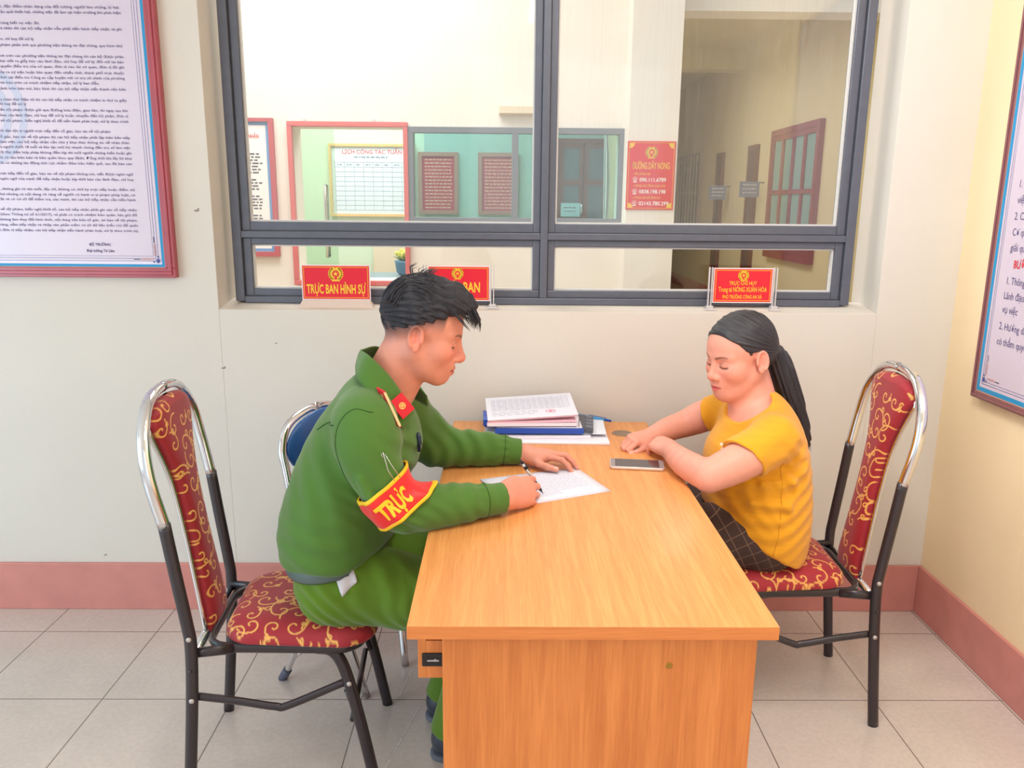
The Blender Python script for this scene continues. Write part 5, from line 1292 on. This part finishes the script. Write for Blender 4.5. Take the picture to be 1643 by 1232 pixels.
o_ab = bandmesh('armband', -.042, .040, .0090, M_ab, man); bandmesh('armband_edge', -.044, -.036, .0100, M_aby, o_ab, 4); bandmesh('armband_edge', .034, .042, .0100, M_aby, o_ab, 4)
b = BM(); sg = 1 if (au[2] > 0) == True else -1
# text runs across the band: direction of increasing image x
def wrapt(a, c):
    return Vector(bandsurf(-sgn_t*a/.07, -c*1., .0108))
sgn_t = 1 if (bandsurf(.5, 0, 0)-bandsurf(-.5, 0, 0))[0] < 0 else -1
text(b, 'TRỰC', .012, -.019, .038, None, 'C', width=.080, bold=.045, wrap=wrapt)
b2 = obj('armband_lettering', b, M_aby); b2.parent = o_ab
b = BM(); tube(b, [(-.262, 1.688, .985-.03), (-.258, 1.684, .968), (-.245, 1.684, .945), (-.225, 1.686, .912)], .0009, 6); tube(b, [(-.262, 1.688, .955), (-.266, 1.686, .968), (-.262, 1.684, .972), (-.252, 1.685, .93), (-.238, 1.687, .905)], .0009, 6)
obj('safety_pin', b, M_chrome, o_ab)

# trousers, belt, pocket lining
tr = squash(chain([(-.430, 1.962, .635), (-.42, 1.962, .555)], (.122, .120), .03), (-.42, 1.962, .58), (1, 1.32, 1))
tr += [rc((-.40, 1.895, .60), .085, (-.30, 1.885, .58), .070, .03), rc((-.40, 2.03, .60), .085, (-.30, 2.04, .58), .070, .03)]
for (h_, k_), a_ in zip(TH, AN):
    h2 = (h_[0], h_[1]-.004*(1 if h_[1] < 1.96 else -1), h_[2]+.004)
    tr += [rc(h2, .094, (-.24, h_[1]*.5+k_[1]*.5, .530), .088, .04), rc((-.24, h_[1]*.5+k_[1]*.5, .530), .088, k_, .072, .03), rc(k_, .072, ((k_[0]+a_[0])/2, (k_[1]+a_[1])/2, .30), .062, .03), cutp(rc(((k_[0]+a_[0])/2, (k_[1]+a_[1])/2, .30), .062, (a_[0]-.01, a_[1], .06), .055, .02), (a_[0], a_[1], .075), (-.25, 0, -1))]
tr += [ell((-.37, 1.785, .615), (.05, .02, .02), .02, '-')]
def tr_disp(P):
    w = .0034*wave(P, (1, .1, .75), 110, 3.2*np.sin(P[:, 2]*24+P[:, 0]*14))*gauss(P, (-.33, 1.83, .58), .13)
    w += .0030*wave(P, (.4, 0, 1), 150, 2.8*np.sin(P[:, 0]*29))*gauss(P, (-.47, 1.80, .54), .09)
    w += .0024*wave(P, (.9, 0, .5), 170, 2.5*np.sin(P[:, 2]*40))*gauss(P, (-.22, 1.84, .52), .09)
    return w
V, F = surf(tr, (-.60, 1.74, .04), (.08, 2.20, .72), .0045, tr_disp)
o_tr = mesh_np('trousers', V, F, M_trous, man, None, 2)
b = BM(); pts = [(-.430+.128*math.cos(a), 1.962+.172*math.sin(a), .622+.022*math.cos(a)) for a in np.linspace(0, 2*math.pi, 60, endpoint=False)]
tube(b, pts, .0045, 8, .017, up=(0, 0, 1), closed=True); obj('belt', b, mat('grey_belt', srgb(84, 100, 96), .5), man)
b = BM(); V = []
PK = [(-.414, .634), (-.366, .646), (-.352, .606), (-.386, .574)]
for i in range(7):
    for k in range(7):
        u, v = i/6, k/6; a, c, d, e = [np.array(q) for q in PK]; q = (a*(1-u)+c*u)*(1-v)+(e*(1-u)+d*u)*v
        w_ = project(tr, (q[0], 1.62, q[1]), (0, 1, 0), .4, .003); V.append(b.verts.new((q[0], w_[1]-.003+.003*math.sin(u*7+v*4), q[1])))
for i in range(6):
    for k in range(6): b.faces.new((V[i*7+k], V[i*7+k+1], V[(i+1)*7+k+1], V[(i+1)*7+k])).smooth = True
o = obj('pocket_lining', b, mat('grey_white_lining', srgb(206, 204, 210), .8), o_tr); md = o.modifiers.new('t', 'SOLIDIFY'); md.thickness = .003
# shoes
M_shoe = mat('black_shoe_leather', srgb(46, 52, 66), .35, coat=.3, noise=.1, nscale=30); M_sole = mat('shoe_sole', srgb(96, 100, 112), .7)
for (ax0, ay0, az0) in AN:
    s = [rc((ax0-.015, ay0, .055), .040, (ax0+.10, ay0-.004, .045), .036, .02), rc((ax0+.10, ay0-.004, .043), .036, (ax0+.185, ay0-.008, .036), .030, .02), rc((ax0-.012, ay0, .05), .042, (ax0-.004, ay0, .105), .044, .02), ell((ax0, ay0, .150), (.036, .036, .04), .008, '-'), Pr(lambda P: .014-P[:, 2], (ax0, ay0, 0), 1., '&', .006)]
    V, F = surf(s, (ax0-.08, ay0-.07, .0), (ax0+.24, ay0+.07, .16), .004); o = mesh_np('shoe', V, F, M_shoe, man, None, 2)
    so = [rc((ax0-.022, ay0, .008), .040, (ax0+.05, ay0-.003, .008), .034, .01), rc((ax0+.05, ay0-.003, .008), .036, (ax0+.185, ay0-.008, .008), .038, .01), Pr(lambda P: np.abs(P[:, 2]-.0085)-.0085, (ax0, ay0, 0), 1., '&', .003)]
    V, F = surf(so, (ax0-.08, ay0-.07, -.004), (ax0+.26, ay0+.07, .03), .004); o2 = mesh_np('sole', V, F, M_sole, None, None, 1); o2.parent = o

# hair: a short mop swept forward over the forehead
M_hair = mat('black_hair', srgb(30, 28, 38), .42, noise=.25, nscale=1, stretch=(60, 300, 300), bump=.5, bscale=220, spec=.6)
hp = [ell((-.006, 0, .052), (.104, .0835, .093), .01), ell((.040, 0, .085), (.075, .062, .050), .03), rc((.055, -.03, .108), .026, (.110, -.028, .082), .012, .02), rc((.055, .03, .108), .026, (.112, .026, .080), .012, .02), rc((.06, 0, .112), .026, (.120, 0, .084), .012, .02)]
hcut = Pr(lambda P: (np.where(P[:, 0] > .03, .050+.55*(P[:, 0]-.03)+.0*P[:, 1], .050-.50*np.clip(.03-P[:, 0], 0, .2))+.06*0)-P[:, 2]-.0, (0, 0, 0), 1., '&', .008)
def hair_disp(P):
    q = (P-OM)@MM.T; x, y, z = q.T; a = np.arctan2(y, z-.02)
    return .0020*np.sin(a*34+x*38+2*np.sin(x*60))+.0014*np.sin(a*71-x*55+1)+.0012*np.sin(x*170+a*9)
hprs = local(hp, OM, MM)+[Pr(lambda P: hcut.f((P-OM)@MM.T), OM, 1., '&', .008)]
V, F = surf(hprs, OM-.16, OM+.19, .0022, hair_disp)
o_hair = mesh_np('hair', V, F, M_hair, man, None, 1)
rg = random.Random(4); b = BM()
for k in range(520):
    # strands from the crown forward and to the sides, hugging the mop
    y0 = rg.uniform(-.066, .066); x0 = rg.uniform(-.085, .05); top = .145-8.5*y0*y0-3.2*(x0+.0)**2
    ln = rg.uniform(.05, .095) if x0 > -.02 else rg.uniform(.03, .06)
    pts = []
    sx = 1 if x0 > -.055 else -.5
    for i in range(6):
        u = i/5; x = x0+sx*ln*u; yy = y0*(1+.20*u)
        z = .052+.0935*math.sqrt(max(.01, 1-((min(x, .098)+.006)/.108)**2-(yy/.0865)**2)) if x < .095 else None
        if z is None: z = pts[-1][2]-.016*u*rg.uniform(.6, 1.2)
        if x > .03: z = max(z, .128-.9*(x-.03)**1.25-7*yy*yy)
        pts.append((x, yy, z+rg.uniform(-.0015, .003)))
    W3 = [tuple(OM+np.array(p)@MM) for p in pts]
    r0 = rg.uniform(.0008, .0017); tube(b, W3, [r0*.6, r0, r0, r0, r0*.8, r0*.2], 5)
for k in range(46):      # fringe tips hanging over the brow and a few stray tufts on the crown
    y0 = rg.uniform(-.05, .045); x0 = rg.uniform(.085, .112); l = rg.uniform(.018, .040)
    pts = [(x0, y0, .098), (x0+.012, y0*1.03, .084), (x0+.018+l*.2, y0*1.06, .080-l*.35), (x0+.020+l*.25, y0*1.08, .078-l*.75)]
    tube(b, [tuple(OM+np.array(p)@MM) for p in pts], [.0012, .0017, .0013, .0002], 5)
for k in range(26):
    y0 = rg.uniform(-.03, .03); x0 = rg.uniform(-.06, -.0); h = rg.uniform(.012, .026)
    pts = [(x0, y0, .135), (x0-.006, y0, .143+h*.4), (x0+.006, y0+.003, .141+h)]
    tube(b, [tuple(OM+np.array(p)@MM) for p in pts], [.0012, .0012, .0002], 5)
o = obj('hair_strands', b, M_hair); o.parent = o_hair
# pen in the writing hand
t = empty('writing_pen', (.105, 2.0, Z+.006), 'thin white and black pen held in the writing hand of the person in green', 'pen')
pa, pb = A3(.108, 1.996, Z+.0065), A3(.0465, 2.0, .853); dv = (pb-pa)/np.linalg.norm(pb-pa)
b = BM(); tube(b, [tuple(pa), tuple(pa+dv*.012)], [.0006, .003], 10); tube(b, [tuple(pa+dv*.012), tuple(pa+dv*.05)], .0042, 12); rel(obj('pen_grip', b, mat('pen_black', srgb(36, 36, 42), .4)), t)
b = BM(); tube(b, [tuple(pa+dv*.05), tuple(pb-dv*.012)], .0043, 12); rel(obj('pen_barrel', b, mat('pen_white', srgb(214, 208, 206), .3)), t)
b = BM(); tube(b, [tuple(pb-dv*.03), tuple(pb-dv*.02)], .0046, 12); tube(b, [tuple(pb-dv*.012), tuple(pb)], [.0042, .003], 12); tube(b, [tuple(pb-dv*.004+A3(.006, -.002, 0)), tuple(pb-dv*.035+A3(.006, -.002, 0))], .0012, 6); rel(obj('pen_clip', b, mat('pen_black', srgb(36, 36, 42), .4)), t)
# pen clipped in the breast pocket
b = BM(); q0 = project(shirt, (-.20, 1.80, .925), (-.6, .8, 0), .4, .002, shirt_disp)
q0 = A3(-.208, 1.905, .935)
tube(b, [tuple(q0+A3(0, 0, .018)), tuple(q0+A3(.002, 0, -.03))], .0042, 10); tube(b, [tuple(q0+A3(.006, -.003, .012)), tuple(q0+A3(.008, -.003, -.012))], .0012, 6)
obj('pocket_pen', b, mat('pen_navy', srgb(24, 40, 70), .35), o_sh)

# ---- the woman in yellow
OW = A3(.694, 2.292, 1.076); th_, pit = math.radians(23), math.radians(9)
MW = axes((-math.cos(th_)*math.cos(pit), -math.sin(th_)*math.cos(pit), -math.sin(pit)), (0, 0, 1))
def wo_torso(o):
    P = [(.775, 2.285, .50), (.768, 2.285, .60), (.766, 2.285, .69), (.766, 2.285, .775), (.762, 2.285, .85), (.752, 2.285, .91)]
    L = squash(chain(P, [r+o for r in (.138, .142, .137, .124, .102, .066)], .03, sub=3), (.77, 2.285, .8), (1, 1.24, 1))
    L += [rc((.755, 2.130, .880), .052+o, (.742, 2.440, .880), .052+o, .05), ell((.700, 2.27, .775), (.082+o, .140+o, .075+o), .05)]
    return L
UA_N = [(.748, 2.110, .880), (.655, 2.055, .842), (.552, 2.030, .800)]; FA_N = [(.552, 2.030, .800), (.515, 2.15, .797), (.500, 2.272, .795)]
UA_F = [(.722, 2.450, .882), (.665, 2.500, .848), (.600, 2.520, .812)]; FA_F = [(.600, 2.520, .812), (.535, 2.49, .800), (.478, 2.458, .786)]
bw = [rc(OW+A3(-.025, 0, -.04)@MW, .053, (.760, 2.288, .915), .058, .022), rc(OW+A3(.020, 0, -.066)@MW, .036, (.722, 2.285, .905), .052, .035)]
bw += local(head(True), OW, MW)+[Pr(p.f, p.c, p.R, p.op, p.k) for p in local([ell((.030, 0, -.085), (.045, .040, .020), .025)], OW, MW)]
bw += [p for p in wo_torso(-.016) if p.c[2] > .60]
bw += chain(UA_N, (.044, .048, .040), .02, sub=3)+chain(FA_N, (.040, .036, .0255), .015, sub=3)+chain(UA_F, (.044, .045, .040), .02, sub=3)+chain(FA_F, (.039, .034, .0255), .015, sub=3)
for s_ in (2.20, 2.37):
    bw += [rc((.765, s_, .535), .080, (.53, s_, .54), .062, .03), rc((.53, s_, .54), .050, (.56, s_, .09), .034, .02), rc((.56, s_, .07), .034, (.46, s_, .04), .026, .02)]
hn, n1 = hand((.500, 2.278, .795), (-.34, .90, .04), (-.28, -.05, 1), -1, [(38, 46, 22), (34, 48, 24), (34, 50, 26), (36, 52, 28)], [(.80, .50, -.30), (.90, .15, -.36), (.85, -.1, -.40)], .90, (.06, .0, -.04, -.08))
hf, n2 = hand((.474, 2.456, .786), (-.84, -.50, .0), (.0, -.22, 1), 1, [(34, 62, 34), (40, 66, 36), (46, 66, 36), (50, 66, 36)], [(.86, .42, -.22), (.96, .12, -.20), (.95, -.20, -.22)], .90, (.06, .0, -.04, -.08))
bw += hn+hf
paintw = skin_paint(OW, MW, True, n1+n2, srgb(228, 158, 138))
V, F = surf(bw, (.34, 1.96, 0), (.95, 2.62, 1.24), .0022)
wom = mesh_np('person', V, F, M_skin, None, paintw, 1)
tag(wom, 'person with a long black ponytail in a mustard yellow top, forearms resting on the desk', 'person')
# top
M_yt = mat('mustard_cloth', srgb(232, 160, 14), .85, noise=.05, nscale=1, stretch=(8, 8, 120), bump=.25, bscale=260, sheen=.2)
top = wo_torso(.004)
dN = np.array(UA_N[1])-np.array(UA_N[0]); dN /= np.linalg.norm(dN)
dF = np.array(UA_F[1])-np.array(UA_F[0]); dF /= np.linalg.norm(dF)
top += [cutp(rc((.752, 2.112, .880), .064, (.60, 2.035, .82), .067, .03), (.652, 2.055, .842), dN+A3(.10, 0, -.28))]
top += [cutp(rc((.724, 2.448, .882), .062, (.64, 2.51, .83), .060, .03), (.672, 2.492, .850), dF)]
for (a_, d_, r_) in (((.648, 2.052, .842), dN, .056), ((.672, 2.492, .850), dF, .054)):
    a_ = A3(*a_); top += [rc(a_+d_*.05, r_, a_-d_*.002, r_-.004, .004, '-')]
top += [ell((.690, 2.255, .952), (.088, .088, .058), .01, '-')]
top += [Pr(lambda P: (.470+.62*np.clip(.865-P[:, 0], 0, .4))-P[:, 2], (.8, 2.29, .5), 2., '&', .015)]
top += chain([(.86, 2.16, .79), (.80, 2.10, .765), (.72, 2.10, .755)], (.003, .008, .003), .02)
top += chain([(.88, 2.18, .70), (.80, 2.095, .685), (.70, 2.11, .70)], (.003, .006, .003), .02)
def top_disp(P):
    w = .0028*wave(P, (-.35, .2, 1), 130, 2.4*np.sin(P[:, 0]*26))*gauss(P, (.80, 2.10, .70), .17)
    w += .0028*wave(P, (.5, .1, 1), 140, 2*np.sin(P[:, 0]*32))*gauss(P, (.84, 2.12, .82), .09)
    w += .0022*wave(P, (1, .1, .6), 140, 1.8*np.sin(P[:, 2]*30))*gauss(P, (.66, 2.14, .72), .12)
    w += .0020*wave(P, (.6, .3, -.8), 130, 1.5*np.sin(P[:, 0]*30))*gauss(P, (.72, 2.08, .88), .08)
    return w
V, F = surf(top, (.54, 2.0, .44), (.95, 2.58, 1.02), .0034, top_disp)
o_top = mesh_np('top', V, F, M_yt, wom, None, 1)
M_hem = mat('mustard_seam', srgb(206, 146, 14), .85)
seam_line(top, [(.764, 1.9, .86), (.775, 1.9, .74), (.775, 1.9, .62), (.765, 1.9, .545)], .0009, 'side_seam', M_hem, o_top, top_disp)
# white print on the chest
b = BM(); rgx = random.Random(2)
for k in range(9):
    x_, z_ = .628+rgx.uniform(-.012, .014), .868-k*.008+rgx.uniform(-.004, .004)
    q = project(top, (x_-.10, 2.02, z_), (.62, .78, 0), .4, .003, top_disp); Mx = frame_mat(q, (.78, -.62, 0), (0, 0, 1)); star(b, Mx, 0, 0, .0075, .003, 5)
obj('flower_print', b, mat('white_thread', srgb(240, 226, 206), .8), o_top)
# trousers in dark check
m = mat('brown_check_cloth', srgb(66, 48, 44), .85, bump=.2, bscale=600); nt = m.node_tree; bs = nt.nodes['Principled BSDF']
tc = nt.nodes.new('ShaderNodeTexCoord'); mp = nt.nodes.new('ShaderNodeMapping'); mp.inputs['Rotation'].default_value = (0, .5, 0); nt.links.new(tc.outputs['Object'], mp.inputs[0])
sp = nt.nodes.new('ShaderNodeSeparateXYZ'); nt.links.new(mp.outputs[0], sp.inputs[0]); acc = None
for ax_i in (0, 2):
    a = nt.nodes.new('ShaderNodeMath'); a.operation = 'PINGPONG'; a.inputs[1].default_value = .017; nt.links.new(sp.outputs[ax_i], a.inputs[0])
    r1 = nt.nodes.new('ShaderNodeMapRange'); r1.inputs[1].default_value = .0; r1.inputs[2].default_value = .0016; r1.inputs[3].default_value = .6; r1.inputs[4].default_value = 0; nt.links.new(a.outputs[0], r1.inputs[0])
    if acc is None: acc = r1
    else:
        s2 = nt.nodes.new('ShaderNodeMath'); s2.operation = 'MAXIMUM'; nt.links.new(acc.outputs[0], s2.inputs[0]); nt.links.new(r1.outputs[0], s2.inputs[1]); acc = s2
mx = nt.nodes.new('ShaderNodeMix'); mx.data_type = 'RGBA'; nt.links.new(acc.outputs[0], mx.inputs[0]); mx.inputs[6].default_value = srgb(66, 48, 44); mx.inputs[7].default_value = srgb(160, 128, 106); nt.links.new(mx.outputs[2], bs.inputs['Base Color'])
wt_ = squash([rc((.785, 2.285, .60), .118, (.785, 2.285, .535), .116, .03)], (.79, 2.285, .55), (1, 1.28, 1))
for s_ in (2.20, 2.37):
    wt_ += [rc((.77, s_, .575), .094, (.60, s_, .565), .086, .04), rc((.78, s_, .555), .092, (.53, s_, .55), .076, .04), rc((.53, s_, .55), .070, (.55, s_, .32), .062, .03), cutp(rc((.55, s_, .32), .062, (.565, s_, .06), .055, .03), (.56, s_, .09), (0, 0, -1))]
V, F = surf(wt_, (.42, 2.06, .04), (.96, 2.5, .72), .0045, lambda P: .0022*wave(P, (1, .1, .8), 50, 1.5*np.sin(P[:, 2]*20))*gauss(P, (.72, 2.1, .5), .12))
mesh_np('trousers', V, F, m, wom, None, 2)
for s_ in (2.20, 2.37):
    s = [rc((.575, s_, .035), .034, (.44, s_, .03), .030, .02), Pr(lambda P: .004-P[:, 2], (.5, s_, 0), 1., '&', .004), ell((.575, s_, .10), (.032, .03, .05), .006, '-')]
    V, F = surf(s, (.39, s_-.06, -.004), (.63, s_+.06, .09), .005); mesh_np('sandal', V, F, M_shoe, wom, None, 1)
# hair pulled back, ponytail
M_whair = mat('black_hair_smooth', srgb(26, 24, 34), .34, noise=.2, nscale=1, stretch=(80, 80, 14), bump=.35, bscale=160, spec=.7)
wh = [ell((-.010, 0, .044), (.1035, .0845, .0925), .01), ell((.040, 0, .040), (.0605, .0675, .0640), .02), ell((-.055, 0, .01), (.058, .062, .055), .03), ell((-.03, 0, .0), (.06, .081, .04), .02)]
def wcut(q):
    x, y, z = q.T; ay = np.abs(y)
    line = np.where(x > .005, 1.12*(x-.005), -.62*(.005-x))     # hairline: rises from the ear to the forehead, falls behind to the nape
    ear = .034-np.sqrt((x-.002)**2+(z+.006)**2*.9+((ay-.085)*.8)**2)
    return np.maximum(line-z, ear)
hw_ = local(wh, OW, MW)+[Pr(lambda P: wcut((P-OW)@MW.T), OW, 1., '&', .006)]
def wh_disp(P):
    q = (P-OW)@MW.T; x, y, z = q.T; e = np.sqrt((x+.10)**2+z**2+.0001); a = np.arctan2(z-.0, x+.115)
    return .0009*np.sin(a*60+y*20)+.0007*np.sin(a*105+y*60)
V, F = surf(hw_, OW-.17, OW+.17, .0022, wh_disp)
o_wh = mesh_np('hair', V, F, M_whair, wom, None, 1)
tie = A3(.7915, 2.335, 1.078)
pony = [(.776, 2.330, 1.083), (.803, 2.341, 1.074), (.829, 2.345, 1.030), (.855, 2.340, .965), (.884, 2.330, .895), (.906, 2.322, .835), (.914, 2.318, .790)]
pw = squash(chain(pony, (.016, .024, .031, .029, .022, .013, .002), .02, sub=6), (.84, 2.345, .95), (1, 1.15, 1))
def pn_disp(P): return .0016*wave(P, (1, .0, .45), 480, 3*np.sin(P[:, 2]*9))+.0012*wave(P, (.5, .9, .2), 420, 2*np.sin(P[:, 2]*12))
V, F = surf(pw, (.74, 2.28, .77), (.95, 2.42, 1.12), .0022, pn_disp); o_pn = mesh_np('ponytail', V, F, M_whair, wom, None, 1)
b = BM()
for k in range(60):
    oy, ox = rg.uniform(-.026, .026), rg.uniform(-.02, .024)
    pts = [(p[0]+ox*f_, p[1]+oy*f_, p[2]+rg.uniform(-.002, .002)) for p, f_ in zip(pony, (.3, .8, 1.1, 1.1, 1., .75, .5))]; pts[-1] = (pts[-1][0]+rg.uniform(-.006, .008), pts[-1][1], pts[-1][2]+rg.uniform(-.02, .03))
    tube(b, [tuple(q) for q in cr(pts, 3)], .0006, 4)
for k in range(5):
    dx = .004+.004*k; pts = [(.835, 2.345, 1.03), (.872+dx*.6, 2.345, .96), (.904+dx, 2.345, .89), (.915+dx, 2.343, .83)]; tube(b, [tuple(q) for q in cr(pts, 4)], .0004, 4)
for k in range(12):
    u = rg.uniform(0, 1); p0 = OW+A3(.088-.02*u, -.03-.035*u, .085-.05*u)@MW; tube(b, [tuple(p0), tuple(OW+A3(.070-.02*u, -.045-.035*u, .070-.055*u)@MW)], [.0003, .0007], 4)
o = obj('loose_hairs', b, M_whair); o.parent = o_pn
b = BM(); ta = axes((1, .4, -.3), (0, 0, 1)); pts = [tuple(tie+A3(0, .021*math.cos(a), .021*math.sin(a))@ta) for a in np.linspace(0, 2*math.pi, 22, endpoint=False)]
tube(b, pts, .006, 8, closed=True, up=(1, 0, 0)); obj('hair_tie', b, mat('dark_tie', srgb(70, 60, 70), .7), wom)
